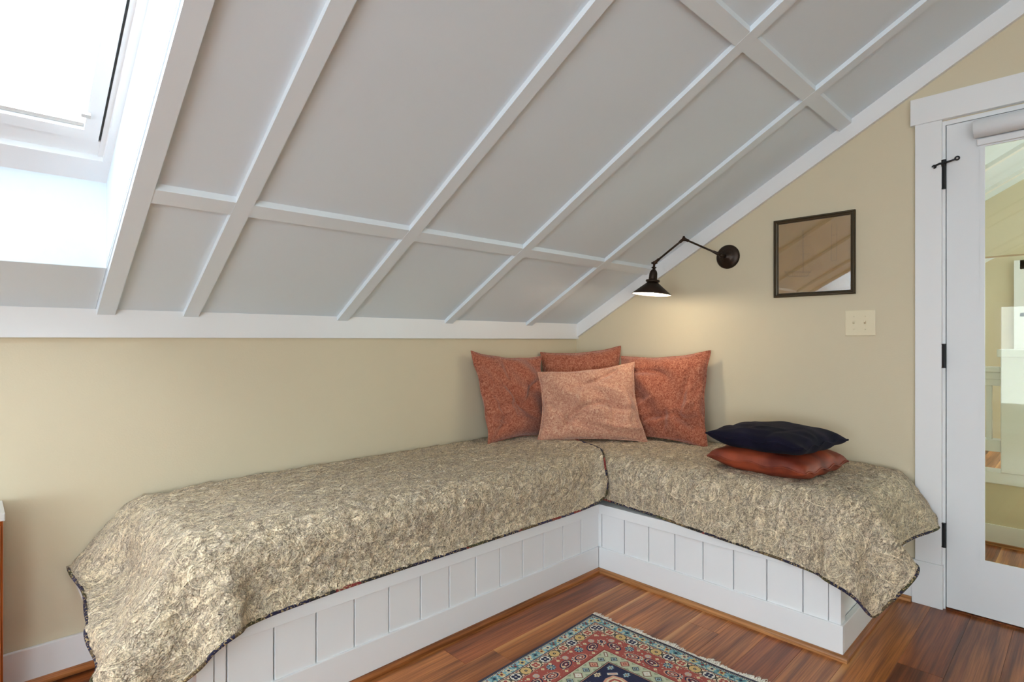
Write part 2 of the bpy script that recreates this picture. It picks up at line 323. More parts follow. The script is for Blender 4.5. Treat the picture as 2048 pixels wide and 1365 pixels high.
for (off, dc, sg, cA, cB) in ((.105, .145, 1, 'navy', 'pink'), (.035, .155, -1, 'pink', 'navy')):
    i, x, y = cell(.155, dc, off+.02); xx = x*sg
    for (R_, c__) in ((.026, cA), (.021, cB), (.016, cA), (.010, 'dred'), (.005, 'white')):
        e_ = np.hypot((xx+y*.7)/1.35, (y-xx*.35)/.75); put(m & (e_ < R_) & (y > -.02+.6*np.abs(xx)-.008), c__)
for off, dc in ((.008, .105), (.05, .108), (.09, .172), (.128, .112), (.0, .172), (.142, .15)):
    i, x, y = cell(.155, dc, off); put(m & (np.abs(x)+np.abs(y) < .008), 'cream'); put(m & (np.abs(x)+np.abs(y) < .0035), 'yel')
put(m & (nn > 1.7), 'green')
put((d >= .185) & (d < .188), 'dred'); put((d >= .188) & (d < .191), 'cream'); put((d >= .188) & (d < .191) & ((s/.0055) % 1 < .45), 'green')
m = (d >= .191) & (d < .240); put(m, 'green')
i, x, y = cell(.044, .2155, .006); e_ = np.abs(x)+np.abs(y)*.95
put(m & (np.abs(np.abs(x)-.022)*1.0+np.abs(np.abs(y)-.0235) < .010), 'dgreen')
put(m & (e_ < .0215), 'dgreen'); put(m & (e_ < .0200), 'green')
for j_, seq in enumerate((('brown', 'white', 'white', 'pink'), ('black', 'lblue', 'black', 'white'), ('dred', 'pink', 'red', 'cream'), ('black', 'lblue', 'black', 'white'))):
    for R_, c__ in zip((.0195, .0155, .008, .003), seq): put(m & (e_ < R_*(1.0 if j_ != 1 and j_ != 3 else .78)) & (i % 4 == j_), c__)
put((d >= .240) & (d < .243), 'black'); put((d >= .243) & (d < .246), 'pink'); put((d >= .246) & (d < .248), 'black')
m = d >= .248; put(m, 'navy')
fa = (aa-.248) % .17; fb = (bb-.248) % .17; x, y = fa-.085, fb-.085
u_, v_ = np.abs(x+y)*.707, np.abs(x-y)*.707
for R_, c__ in ((.046, 'pink'), (.036, 'cream'), (.028, 'red'), (.018, 'cream'), (.009, 'navy')):
    e_ = np.maximum(u_, v_)+.6*np.minimum(u_, v_); put(m & (e_ < R_) & ((u_ > .004) | (R_ < .02)), c__)
for ox, oy in ((.02, .02), (.15, .02), (.02, .085), (.085, .012), (.15, .10)):
    x, y = fa-ox, fb-oy; r_ = np.hypot(x, y*1.3); put(m & (r_ < .013*(1+.2*np.cos(6*np.arctan2(y, x)))), 'lblue' if ox < .05 else 'cream'); put(m & (r_ < .006), 'brown'); put(m & (r_ < .003), 'cream')
put(m & (np.abs(u_-.055) < .006) & (v_ < .018), 'white'); put(m & (np.abs(u_-.055) < .003) & (v_ < .014), 'pink')
img *= (1+.10*(rng.random(img.shape[:2])[..., None]-.5))
img = img*.97+.012
RIMG = mkimg('rug_print', np.clip(img, 0, 1).transpose(1, 0, 2))    # u along e1, v along e2
k = M('knotted_wool_rug'); b = k.bsdf(Roughness=.95); b.inputs['Specular IOR Level'].default_value = .1; b.inputs['Sheen Weight'].default_value = .1
uv = k.n('ShaderNodeUVMap'); ti = k.n('ShaderNodeTexImage'); ti.image = RIMG; ti.extension = 'EXTEND'; k.l(uv.outputs[0], ti.inputs[0]); k.l(ti.outputs[0], b.inputs['Base Color'])
tc = k.n('ShaderNodeTexCoord'); nz = k.n('ShaderNodeTexNoise', Scale=500.0, Detail=2.0); k.l(tc.outputs['Object'], nz.inputs['Vector']); bp = k.n('ShaderNodeBump', Strength=.4, Distance=.003); k.l(nz.outputs[0], bp.inputs['Height']); k.l(bp.outputs[0], b.inputs['Normal'])
RUG = k.m
FRINGE = paint('cream_cotton_fringe', (.86, .82, .74), .95, .05, .1, 300)
# ---- old ship drawing on tan paper
pw, ph = 360, 390
im = lin(180, 142, 80)[None, None]*np.ones((ph, pw, 3), np.float32); im *= (1+.008*lown(512, 12)[:ph, :pw, None]); im *= (1+.015*(rng.random((ph, pw, 1))-.5))
def ln(x0, y0, x1, y1, a_=.55):
    n = int(max(abs(x1-x0), abs(y1-y0))*2)+2; xs = np.linspace(x0, x1, n).astype(int); ys = np.linspace(y0, y1, n).astype(int)
    ok = (xs >= 0) & (xs < pw) & (ys >= 0) & (ys < ph); im[ys[ok], xs[ok]] = im[ys[ok], xs[ok]]*(1-a_)+lin(70, 46, 20)*a_
for yy in (118, 124, 100): ln(35, yy, 170, yy-10)
ln(35, 130, 60, 95); ln(60, 95, 150, 90); ln(150, 90, 175, 128)
ln(130, 110, 128, 340, .5); ln(132, 110, 133, 340, .5)
for q in range(9): ln(131, 335-q*16, 50+q*12, 118, .22); ln(131, 335-q*16, 230-q*7, 118, .22)
for q in range(4): ln(95+q*6, 300-45*q, 168-q*4, 298-45*q, .35)
ln(265, 160, 268, 350); ln(290, 160, 292, 350); ln(265, 290, 292, 292); ln(265, 160, 290, 160)
for q in range(14): ln(40+q*9, 92+(q % 3), 40+q*9, 122, .3)
for q in range(6): ln(30, 60-q*7, 150-12*q, 60-q*7, .2)
ln(15, 12, pw-15, 12, .2); ln(15, ph-12, pw-15, ph-12, .2)
PIMG = mkimg('old_drawing', np.clip(im, 0, 1))
k = M('aged_paper_drawing'); b = k.bsdf(Roughness=.8); uv = k.n('ShaderNodeUVMap'); ti = k.n('ShaderNodeTexImage'); ti.image = PIMG; k.l(uv.outputs[0], ti.inputs[0]); k.l(ti.outputs[0], b.inputs['Base Color']); PAPER = k.m
k = M('leaf_green'); b = k.bsdf(Roughness=.6); tc = k.n('ShaderNodeTexCoord'); nz = k.n('ShaderNodeTexNoise', Scale=3.0); k.l(tc.outputs['Object'], nz.inputs['Vector']); r = k.n('ShaderNodeValToRGB')
r.color_ramp.elements[0].color = srgb(60, 80, 50); r.color_ramp.elements[1].color = srgb(150, 165, 130); k.l(nz.outputs[0], r.inputs[0]); k.l(r.outputs[0], b.inputs['Base Color']); LEAF = k.m
BARK = paint('bark', (.12, .09, .06), .9, .2, .3, 30)

# ------------------------------------------------------------------ mesh helpers
def link(name, me, m, parent=None, smooth=False):
    o = bpy.data.objects.new(name, me); COL.objects.link(o)
    if m is not None: me.materials.append(m)
    if smooth:
        for p in me.polygons: p.use_smooth = True
    if parent is not None: o.parent = parent
    return o
class B:
    def __init__(s): s.b = bmesh.new()
    def box(s, x0, x1, y0, y1, z0, z1, bev=0, mat=None):
        g = bmesh.ops.create_cube(s.b, size=1); v = g['verts']
        Mx = Matrix.Translation(((x0+x1)/2, (y0+y1)/2, (z0+z1)/2)) @ Matrix.Diagonal((abs(x1-x0), abs(y1-y0), abs(z1-z0), 1))
        if mat is not None: Mx = mat @ Mx
        bmesh.ops.transform(s.b, matrix=Mx, verts=v)
        if bev:
            ed = list({e for q in v for e in q.link_edges}); bmesh.ops.bevel(s.b, geom=ed, offset=bev, segments=2, affect='EDGES', profile=.5)
        return s
    def prism(s, pts, vec):       # polygon pts extruded by vec
        v0 = [s.b.verts.new(p) for p in pts]; v1 = [s.b.verts.new(Vector(p)+Vector(vec)) for p in pts]
        n = len(pts); s.b.faces.new(v0[::-1]); s.b.faces.new(v1)
        for i in range(n): s.b.faces.new((v0[i], v0[(i+1) % n], v1[(i+1) % n], v1[i]))
        return s
    def slope(s, x0, x1, y0, y1, d0, d1):     # slab following the ceiling slope; d measured vertically from the ceiling face
        zz = lambda y: Z0+SL*(-y)
        return s.prism([(x0, y0, zz(y0)+d0), (x0, y1, zz(y1)+d0), (x0, y1, zz(y1)+d1), (x0, y0, zz(y0)+d1)], (x1-x0, 0, 0))
    def lathe(s, prof, n=32, mat=None):
        vs = []
        for r_, z in prof:
            vs.append([s.b.verts.new((r_*math.cos(2*PI*i/n), r_*math.sin(2*PI*i/n), z)) for i in range(n)])
        for a, c in zip(vs, vs[1:]):
            for i in range(n): s.b.faces.new((a[i], a[(i+1) % n], c[(i+1) % n], c[i]))
        if mat is not None: bmesh.ops.transform(s.b, matrix=mat, verts=[q for r in vs for q in r])
        return s
    def tube(s, pts, r_, n=10, cap=True):
        pts = [Vector(p) for p in pts]; rings = []
        rad = r_ if hasattr(r_, '__len__') else [r_]*len(pts)
        up = None
        for i, p in enumerate(pts):
            t = (pts[min(i+1, len(pts)-1)]-pts[max(i-1, 0)]).normalized()
            if up is None: up = t.orthogonal().normalized()
            up = (up-t*up.dot(t)).normalized(); w_ = t.cross(up)
            rings.append([s.b.verts.new(p+(up*math.cos(2*PI*j/n)+w_*math.sin(2*PI*j/n))*rad[i]) for j in range(n)])
        for a, c in zip(rings, rings[1:]):
            for j in range(n): s.b.faces.new((a[j], a[(j+1) % n], c[(j+1) % n], c[j]))
        if cap: s.b.faces.new(rings[0][::-1]); s.b.faces.new(rings[-1])
        return s
    def ball(s, c, r_, n=12):
        g = bmesh.ops.create_uvsphere(s.b, u_segments=n*2, v_segments=n, radius=r_); bmesh.ops.translate(s.b, verts=g['verts'], vec=c); return s
    def obj(s, name, m, parent=None, smooth=False, kind=None):
        bmesh.ops.recalc_face_normals(s.b, faces=s.b.faces)
        me = bpy.data.meshes.new(name); s.b.to_mesh(me); s.b.free(); o = link(name, me, m, parent, smooth)
        if kind: o['kind'] = kind
        return o
def box(name, m, x0, x1, y0, y1, z0, z1, bev=0, parent=None, kind=None):
    return B().box(x0, x1, y0, y1, z0, z1, bev).obj(name, m, parent, kind=kind)
def thing(name, label, cat, loc=(0, 0, 0), group=None):
    o = bpy.data.objects.new(name, None); COL.objects.link(o); o.location = loc; o.empty_display_size = .05
    o['label'] = label; o['category'] = cat
    if group: o['group'] = group
    return o
def tag(o, label, cat, group=None):
    o['label'] = label; o['category'] = cat
    if group: o['group'] = group
    return o
def adopt(root, *objs):        # parent keeping world placement (root is unrotated, unscaled)
    for o in objs: o.parent = root; o.location = Vector(o.location)-root.location
    return root

# ------------------------------------------------------------------ ROOM SHELL
zc = lambda y: Z0+SL*(-y)
ZR = zc(RIDGE)
wl = B().box(XW-.1, 5.7, 0, .12, -.1, Z0+.3).obj('wall_left', WALL, kind='structure')
# right wall (gable, with door opening)
DY0, DY1, DZ = -2.85, -2.005, 2.08
def gable(x0, x1, name, m, holes=()):
    b_ = B(); e = x1-x0; top = lambda y: (zc(y) if y > RIDGE else ZR)+.08
    def strip(y0, y1, z0, z1=None):      # y0 < y1
        pts = [(x0, y1, z0), (x0, y0, z0)]
        if z1 is None:
            pts += [(x0, y0, top(y0))]+([(x0, RIDGE, top(RIDGE))] if y0 < RIDGE < y1 else [])+[(x0, y1, top(y1))]
        else: pts += [(x0, y0, z1), (x0, y1, z1)]
        b_.prism(pts, (e, 0, 0))
    if not holes: strip(YR, 0, -.1)
    for (y0, y1, z0, z1) in holes:
        strip(YR, y0, -.1); strip(y1, 0, -.1); strip(y0, y1, z1)
        if z0 > -.1: strip(y0, y1, -.1, z0)
    return b_.obj(name, m, kind='structure')
wr = gable(0, .12, 'wall_right', WALL, ((DY0, DY1, -.1, DZ),))
gable(XW-.1, XW, 'wall_west', WALL, ((WWY0, WWY1, WWZ0, WWZ1),))
b_ = B(); ex_r = [XW-.1]+[q for p in RWS for q in p]+[5.8]
for i in range(0, len(ex_r), 2): b_.box(ex_r[i], ex_r[i+1], YR-.12, YR, -.1, ZR+.1)
for a, b in RWS: b_.box(a, b, YR-.12, YR, -.1, RZ0).box(a, b, YR-.12, YR, RZ1, ZR+.1)
b_.obj('wall_rear', WALL, kind='structure')
# ceiling slab with the skylight opening
c_ = B(); G3 = .03
c_.slope(XW, QX0, RIDGE, .05, .01, .06); c_.slope(QX1, OPX0-G3, RIDGE, .05, .01, .06); c_.slope(QX0, QX1, OPY1, .05, .01, .06); c_.slope(QX0, QX1, RIDGE, OPY0, .01, .06); c_.slope(OPX1+G3, 0, RIDGE, .05, .01, .06)
c_.slope(OPX0-G3, OPX1+G3, OPY1+G3, .05, .01, .06); c_.slope(OPX0-G3, OPX1+G3, RIDGE, OPY0-G3, .01, .06)
c_.box(XW, 0, YR, RIDGE, ZR, ZR+.06)
ceiling = c_.obj('ceiling', CEIL, kind='structure')
BX = [-2.6425, -2.372, -1.737, -1.1125, -.485]     # batten centres over the visible slope
H1 = (-.618, -.567); H2 = (-1.675, -1.625)
left_cols = [(XW+.02, -5.9), (-5.9, QX0), (QX1, OPX0)]
rows_ = [(RIDGE, -2.70), (-2.70, H2[0]), (H2[0], H1[0]), (H1[0], 0)]
cols = left_cols+[(OPX1, BX[1]), (BX[1], BX[2]), (BX[2], BX[3]), (BX[3], BX[4]), (BX[4], 0)]
for x0, x1 in cols:
    for y0, y1 in rows_: B().slope(x0+.001, x1-.001, y0, y1, 0, .01).obj('ceiling_panel', CEIL, ceiling)
B().slope(OPX0, OPX1, OPY1+.0015, 0, 0, .01).obj('ceiling_panel', CEIL, ceiling)
B().slope(OPX0, OPX1, RIDGE, OPY0, 0, .01).obj('ceiling_panel', CEIL, ceiling)
for x in BX+[-5.9, QX0-.03, QX1+.03, OPX0-.03]:
    B().slope(x-.0265, x+.0265, RIDGE, -.001, -.02, 0).obj('batten', BATTEN, ceiling)
def hbat(y0, y1, x0, x1, t=.019): B().slope(x0, x1, y0, y1, -t, 0).obj('cross_batten', BATTEN, ceiling)
for ya, yb in (H1, H2, (-2.72, -2.67)):
    hbat(ya, yb, BX[0]+.026 if ya > -2.6 else XW, -.001)
    if ya > -2.6: hbat(ya, yb, XW, QX0-.05); hbat(ya, yb, QX1+.05, OPX0-.05)
# frieze, rake trim
ZF = 1.155
box('trim_1', WHITE, XW, -.0, -.021, -.0005, ZF, Z0+.012, .0015, kind='structure')
B().prism([(-.021, -.021, ZF+.012), (-.021, RIDGE, ZF+.012+SL*(-RIDGE-.021)), (-.021, RIDGE, ZR), (-.021, 0, Z0)], (.0205, 0, 0)).obj('trim_2', WHITE, kind='structure')
# skylight shaft, window
zt = zc(OPY1)+.274
n_up = Vector((0, math.sin(ANG), math.cos(ANG)))
def PL(x, s_, d_): # point in the skylight plane: s up the slope, d out from the ceiling face
    return Vector((x, 0, Z0))+Vector((0, -math.cos(ANG), math.sin(ANG)))*s_+n_up*d_
def pbox(b_, x0, x1, s0, s1, d0, d1):
    pts = [PL(x0, s0, d0), PL(x0, s1, d0), PL(x0, s1, d1), PL(x0, s0, d1)]
    return b_.prism(pts, (x1-x0, 0, 0))
DS = .24; SB = .408; ST = 1.80
sh = B()
sh.prism([(OPX0, OPY1, zc(OPY1)), (OPX0, OPY1, zt+.02), (OPX0, OPY1+.04, zt+.02), (OPX0, OPY1+.04, zc(OPY1))], (OPX1-OPX0, 0, 0))
for xa, xb in ((OPX1, OPX1+.03), (OPX0-.03, OPX0)):
    lo = [Vector((xa, OPY1+.04, zc(OPY1+.04)+.03)), Vector((xa, OPY0-.2, zc(OPY0-.2)+.03))]
    lo[0].z = zc(OPY1+.04)+.0105; lo[1].z = zc(OPY0-.2)+.0105
    hi = [PL(xa, ST+.1, DS+.12), PL(xa, .36, DS+.12)]
    hi[1] = Vector((xa, OPY1+.04, zt+.15))
    sh.prism([lo[0], lo[1], hi[0], hi[1]], (xb-xa, 0, 0))
sh.prism([(OPX0, OPY0, zc(OPY0)+.0), PL(OPX0, ST, DS), PL(OPX0, ST+.06, DS), (OPX0, OPY0-.05, zc(OPY0-.05)+.011)], (OPX1-OPX0, 0, 0))
sh.obj('trim_3', CEIL, kind='structure')
win = B()
X1 = OPX1; X0 = OPX0
pbox(win, X0, X1, SB-.06, .505, DS, DS+.03); pbox(win, X1-.020, X1, .505, ST, DS, DS+.03); pbox(win, X0, X0+.020, .505, ST, DS, DS+.03); pbox(win, X0, X1, ST-.06, ST+.05, DS, DS+.03)
wn = win.obj('window_1', WHITE, kind='structure')
fr = B(); pbox(fr, X0+.005, X1-.005, .485, .566, DS+.022, DS+.075); pbox(fr, X1-.033, X1-.004, .5, ST, DS+.018, DS+.075); pbox(fr, X0+.004, X0+.033, .5, ST, DS+.018, DS+.075); fr.obj('outer_frame', WHITE, wn)
gk = B(); pbox(gk, X1-.0375, X1-.033, .57, ST, DS+.022, DS+.07); pbox(gk, X0+.033, X0+.0375, .57, ST, DS+.022, DS+.07); gk.obj('gasket', GASKET, wn)
sa = B(); pbox(sa, X0+.040, X1-.040, .569, .607, DS+.014, DS+.07); pbox(sa, X1-.078, X1-.040, .607, ST-.06, DS+.014, DS+.07); pbox(sa, X0+.040, X0+.078, .607, ST-.06, DS+.014, DS+.07); sa.obj('sash', WHITE, wn)
bt = B(); pbox(bt, X0+.08, X1-.080, .609, .622, DS+.026, DS+.044); bt.obj('blind_rail', GREYTOP, wn)
bl = B(); n = 52; s0_, s1_ = .622, ST-.07; ring = []
for i in range(2*n+1):
    s_ = s0_+(s1_-s0_)*i/(2*n); dd = DS+.030+(.011 if i % 2 else 0)
    ring.append((bl.b.verts.new(PL(X0+.08, s_, dd)), bl.b.verts.new(PL(X1-.080, s_, dd))))
for a, b in zip(ring, ring[1:]): bl.b.faces.new((a[0], a[1], b[1], b[0]))
bl.obj('pleated_blind', BLIND, wn)
cp = B(); pbox(cp, X1-.092, X1-.070, .668, .680, DS+.0, DS+.012); pbox(cp, X1-.084, X1-.078, .663, .676, DS+.010, DS+.03); cp.obj('blind_clip', GREYTOP, wn)
g_ = B(); pbox(g_, X0+.05, X1-.05, .60, ST-.05, DS+.066, DS+.069); g_.obj('window_pane', GLASS, wn)
f_ = B()  # frame, blind and pane of the unseen skylight added for light
for x in (QX0, QX1-.05): f_.slope(x, x+.05, OPY0, OPY1, .0, .14)
f_.slope(QX0, QX1, OPY0, OPY0+.05, .0, .14).slope(QX0, QX1, OPY1-.05, OPY1, .0, .14)
wq = f_.obj('window_9', WHITE, kind='structure'); B().slope(QX0+.05, QX1-.05, OPY0+.05, OPY1-.05, .06, .061).obj('blind', BLIND, wq)
B().slope(QX0+.05, QX1-.05, OPY0+.05, OPY1-.05, .1, .104).obj('window_pane', GLASS, wq)
# rear windows, added for their light, and the window in the far gable
for q, (a, b) in enumerate(RWS):
    f_ = B(); m2_ = (a+b)/2
    for x0, x1, z0, z1 in ((a, a+.06, RZ0, RZ1), (b-.06, b, RZ0, RZ1), (a, b, RZ0, RZ0+.06), (a, b, RZ1-.06, RZ1), (m2_-.02, m2_+.02, RZ0, RZ1), (a, b, 1.55, 1.59)): f_.box(x0, x1, YR-.09, YR+.01, z0, z1)
    wq = f_.obj('window_%d' % (q+2), WHITE, kind='structure'); box('window_pane', GLASS, a+.05, b-.05, YR-.05, YR-.045, RZ0+.05, RZ1-.05, parent=wq)
f_ = B()
for y0, y1, z0, z1 in ((WWY0, WWY0+.06, WWZ0, WWZ1), (WWY1-.06, WWY1, WWZ0, WWZ1), (WWY0, WWY1, WWZ0, WWZ0+.06), (WWY0, WWY1, WWZ1-.06, WWZ1), ((WWY0+WWY1)/2-.03, (WWY0+WWY1)/2+.03, WWZ0, WWZ1)):
    f_.box(XW-.08, XW+.01, y0, y1, z0, z1)
wq = f_.obj('window_7', WHITE, kind='structure'); box('window_pane', GLASS, XW-.05, XW-.045, WWY0+.05, WWY1-.05, WWZ0+.05, WWZ1-.05, parent=wq)

# ------------------------------------------------------------------ FLOOR
floor = box('floor', P_DARK, XW, 5.7, YR, 0, -.06, -.012, kind='structure')
PP = .1325
pm = {}
mats = [P_MID, P_RED, P_GOLD, P_MID, P_DARK, P_SAP, P_RED, P_MID]
rr = random.Random(21)
cache = {}
def plank(x0, x1, y0, y1, m):
    Lx = round(x1-x0, 3); key = (Lx, m.name)
    if key not in cache:
        b_ = B().box(-Lx/2+.0006, Lx/2-.0003, -PP/2+.0003, PP/2-.0003, -.012, 0, .0005); me = bpy.data.meshes.new('plank')
        bmesh.ops.recalc_face_normals(b_.b, faces=b_.b.faces); b_.b.to_mesh(me); b_.b.free(); me.materials.append(m); cache[key] = me
    o = bpy.data.objects.new('plank', cache[key]); COL.objects.link(o); o.parent = floor; o.location = ((x0+x1)/2, (y0+y1)/2, 0)
row_m = {-1: P_RED, 0: P_GOLD, 1: P_SAP, 2: P_MID, 3: P_SAP, 4: P_MID, 5: P_RED, 6: P_MID, 7: P_GOLD, 8: P_DARK, 9: P_MID, 10: P_MID, 11: P_RED}
joint = {-1: -1.73, 8: -.62, 9: .5, 7: -1.3, 0: .6, 1: -1.5}
for kx in range(-6, 42):
    yt = -.9175-(kx-1)*PP+0*PP - PP; yb_ = yt-PP   # kx row spans
    yt = -.785-(kx+1)*PP; yb_ = yt-PP
    if yt > 0.0: continue
    if yb_ < YR: break
    x = XW+.02-rr.random()*0; js = []
    j0 = joint.get(kx, -3+rr.random()*3)
    js = sorted([j0-4.3-rr.random()*.2, j0-2.2, j0, j0+2.0, j0+4.0, j0+6.0])
    js = [j for j in js if XW+.3 < j < 5.5]
    e = [XW+.0]+js+[5.68]
    for q, (a, b) in enumerate(zip(e, e[1:])):
        m = row_m.get(kx) if (kx in row_m and (a <= -0.9 <= b or a <= -.3 <= b)) else rr.choice(mats)
        if kx == -1 and b <= -1.7: m = P_MID
        plank(a, b, yb_, yt, m)

# baseboards with shoe mouldings
def shoe_x(x0, x1, y, sgn, parent, m=None):      # quarter round along x; sgn -1 faces -y
    pts = [(x0, y, 0), (x0, y+sgn*.017, 0)]+[(x0, y+sgn*.017*math.cos(t*PI/8), .004+.017*math.sin(t*PI/8)) for t in range(0, 5)]
    B().prism(pts, (x1-x0, 0, 0)).obj('shoe_moulding', m or SHOEW, parent)
def shoe_y(y0, y1, x, sgn, parent, m=None):
    pts = [(x, y0, 0), (x+sgn*.017, y0, 0)]+[(x+sgn*.017*math.cos(t*PI/8), y0, .004+.017*math.sin(t*PI/8)) for t in range(0, 5)]
    B().prism(pts, (0, y1-y0, 0)).obj('shoe_moulding', m or SHOEY, parent)
bb1 = box('baseboard_left', WHITE, XW, -2.53, -.016, -.0005, .0005, .125, .002, kind='structure'); shoe_x(XW, -2.53, -.016, -1, bb1)
bb2 = box('baseboard_right', WHITE, -.016, -.0005, -1.909, -1.852, .0005, .11, .002, kind='structure'); shoe_y(-1.907, -1.852, -.016, -1, bb2)
bb3 = box('baseboard_right', WHITE, -.016, -.0005, YR, -2.96, .0005, .125, .002, kind='structure')
bb4 = box('baseboard_west', WHITE, XW, XW+.016, YR, 0, .0005, .125, .002, kind='structure')

# ------------------------------------------------------------------ DOOR
t3 = box('trim_4', WHITE, -.020, .0, -2.014, -1.920, .188, 2.084, .0015, kind='structure')
B().box(-.026, 0, -2.018, -1.909, .0005, .188, .0015).obj('plinth_block', WHITE, t3)
B().box(-.026, 0, -2.96, -1.904, 2.084, 2.197, .0015).obj('head_casing', WHITE, t3)
B().box(-.020, 0, -2.94, -2.846, .0005, 2.084, .0015).obj('side_casing', WHITE, t3)
jm = B(); jm.box(-.002, .12, -2.0245, -2.004, 0.0005, 2.08); jm.box(-.002, .12, -2.856, -2.836, 0.0005, 2.08); jm.box(-.002, .12, -2.836, -2.0245, 2.062, 2.08); jm.box(.05, .062, -2.036, -2.0245, .0005, 2.062)
jm.obj('door_jamb', WHITE, t3)
door = bpy.data.objects.new('door_1', None); COL.objects.link(door); door['kind'] = 'structure'; door.location = (0.02, -2.03, 0.012)
def dadd(o): adopt(door, o); return o
YA, YB_ = -2.0285, -2.832; GY0, GY1, GZ0, GZ1 = -2.715, -2.142, .232, 1.952
for nm, a in (('hinge_stile', (-.004, .040, GY1, YA, .012, 2.058)), ('lock_stile', (-.004, .040, YB_, GY0, .012, 2.058)), ('bottom_rail', (-.004, .040, GY0, GY1, .012, GZ0)), ('top_rail', (-.004, .040, GY0, GY1, GZ1, 2.058))):
    dadd(box(nm, DOORW, *a))
gb = B()
for a in ((-.008, .0, GY1-.012, GY1+.004, GZ0-.004, GZ1+.004), (-.008, .0, GY0-.004, GY0+.012, GZ0-.004, GZ1+.004), (-.0081, .0, GY0-.004, GY1+.004, GZ0-.004, GZ0+.012), (-.0081, .0, GY0-.004, GY1+.004, GZ1-.012, GZ1+.004)): gb.box(*a)
dadd(gb.obj('glazing_bead', DOORW))
dadd(box('door_glass', GLASS_D, .014, .019, GY0+.002, GY1-.002, GZ0+.002, GZ1-.002))
rs = B(); m_ = Matrix.Translation((-.038, (GY0+GY1)/2-.004, 2.008)) @ Matrix.Rotation(PI/2, 4, 'X')
rs.lathe([(0.0, -.31), (.034, -.31), (.036, -.308), (.036, .308), (.034, .31), (0.0, .31)], 28, m_)
ro = dadd(rs.obj('roller_shade', DOORW, smooth=False))
for p in ro.data.polygons: p.use_smooth = abs(p.normal.y) < .5
dadd(box('shade_bottom_bar', DOORW, -.020, -.006, GY0-.01, GY1+.012, 1.945, 1.972, .003))
for z0, z1 in ((1.792, 1.890), (1.031, 1.127), (.269, .365)):
    h_ = B(); h_.tube([(-.016, -2.021, z0), (-.016, -2.021, z0+.03), (-.016, -2.021, z1)], .0075, 10)
    for zz_ in (z0-.003, z1): h_.tube([(-.016, -2.021, zz_), (-.016, -2.021, zz_+.004)], .0085, 10)
    h_.box(-.0035, -.0008, -2.0205, -2.0155, z0, z1)
    dadd(h_.obj('hinge', IRON))
h_ = B(); zt_ = 1.897
h_.tube([(-.018, -2.021, 1.885), (-.018, -2.021, 1.912)], .009, 10)
h_.tube([(-.02, -2.021, zt_), (-.028, -2.034, zt_+.001), (-.028, -2.050, zt_+.004), (-.026, -2.064, zt_+.008)], [.006, .0045, .004, .004], 8)
h_.tube([(-.02, -2.021, zt_), (-.026, -2.008, zt_+.0), (-.027, -1.996, zt_-.004), (-.026, -1.989, zt_-.012)], [.006, .0045, .004, .0035], 8)
def curl(y, z, r_, a0, a1):
    return [(-.026, y+r_*math.cos(a0+(a1-a0)*t/10), z+r_*math.sin(a0+(a1-a0)*t/10)) for t in range(11)]
h_.tube(curl(-2.067, zt_+.010, .007, 0, 5.6), .0032, 8); h_.tube(curl(-1.989, zt_-.009, .006, 0, 5.0), .0030, 8)
dadd(h_.obj('hinge_stop', IRON))
box('trim_5', P_DARK, .0, .12, DY0, DY1, -.012, .006, kind='structure')

# ------------------------------------------------------------------ HALL beyond the door
B().slope(.12, 5.6, RIDGE, .05, .01, .06).obj('ceiling_hall', CEIL, kind='structure')
hc = bpy.data.objects['ceiling_hall']
for x in (.15+.63*i for i in range(9)): B().slope(x-.0265, x+.0265, RIDGE, 0, -.02, .01).obj('batten', WHITE, hc)
B().box(.12, 5.6, YR, RIDGE, ZR, ZR+.06).obj('ceiling_hall', CEIL, kind='structure')
# partition with a wide cased opening, far gable with a window
zo = 1.83
B().prism([(3.0, -1.05, zo), (3.0, YR, zo), (3.0, YR, ZR+.03), (3.0, RIDGE, ZR+.03)], (.12, 0, 0)).obj('wall_hall', WALL, kind='structure')
gable(5.5, 5.62, 'wall_east', WALL, ((-3.4, -1.89, .90, 1.96),))
f_ = B()
for y0, y1, z0, z1 in ((-1.93, -1.84, .82, 2.04), (-3.49, -3.38, .82, 2.04), (-3.4, -1.89, 1.94, 2.04), (-3.5, -1.83, .80, .90), (-3.4, -1.89, 1.41, 1.45)): f_.box(5.46, 5.56, y0, y1, z0, z1)
wq = f_.obj('window_8', WHITE, kind='structure'); box('window_pane', GLASS, 5.52, 5.525, -3.39, -1.92, .9, 1.95, parent=wq)
B().prism([(5.48, 0, ZF), (5.48, RIDGE, ZF+SL*(-RIDGE)), (5.48, RIDGE, ZR), (5.48, 0, Z0)], (.02, 0, 0)).obj('trim_6', WHITE, kind='structure')
# low wall with balustrade
hx = 1.135
lw = box('wall_stair', WALL, hx, hx+.11, YR+.02, -.02, 0, .345, kind='structure')
B().box(hx-.012, hx-.0005, YR+.02, -.02, .0005, .114).obj('baseboard', WHITE, lw)
B().box(hx-.012, hx+.122, YR+.02, -.02, .345, .41, .003).obj('cap_board', WHITE, lw)
sh_ = B(); sh_.box(hx-.027, hx-.0125, YR+.02, -.02, .0005, .018); sh_.obj('shoe_moulding', SHOEY, lw)
rail = thing('stair_balustrade', 'painted stair balustrade with square newel seen through the door glass', 'railing', (hx+.055, -2.1, .41))
rp = []
rp.append(B().box(hx-.02, hx+.13, -2.29, -2.105, .41, 1.06, .003).obj('newel_post', WHITE))
rp.append(B().box(hx-.035, hx+.145, -2.305, -2.090, 1.052, 1.095, .004).obj('newel_cap', WHITE))
rp.append(B().box(hx, hx+.11, -2.104, -.03, .965, .995, .004).box(hx+.012, hx+.098, -2.104, -.03, .925, .965, .003).box(hx+.02, hx+.09, -2.104, -.03, .89, .925, .002).obj('handrail', WHITE))
rp.append(B().box(hx+.01, hx+.10, -2.104, -.03, .52, .585, .003).obj('lower_rail', WHITE))
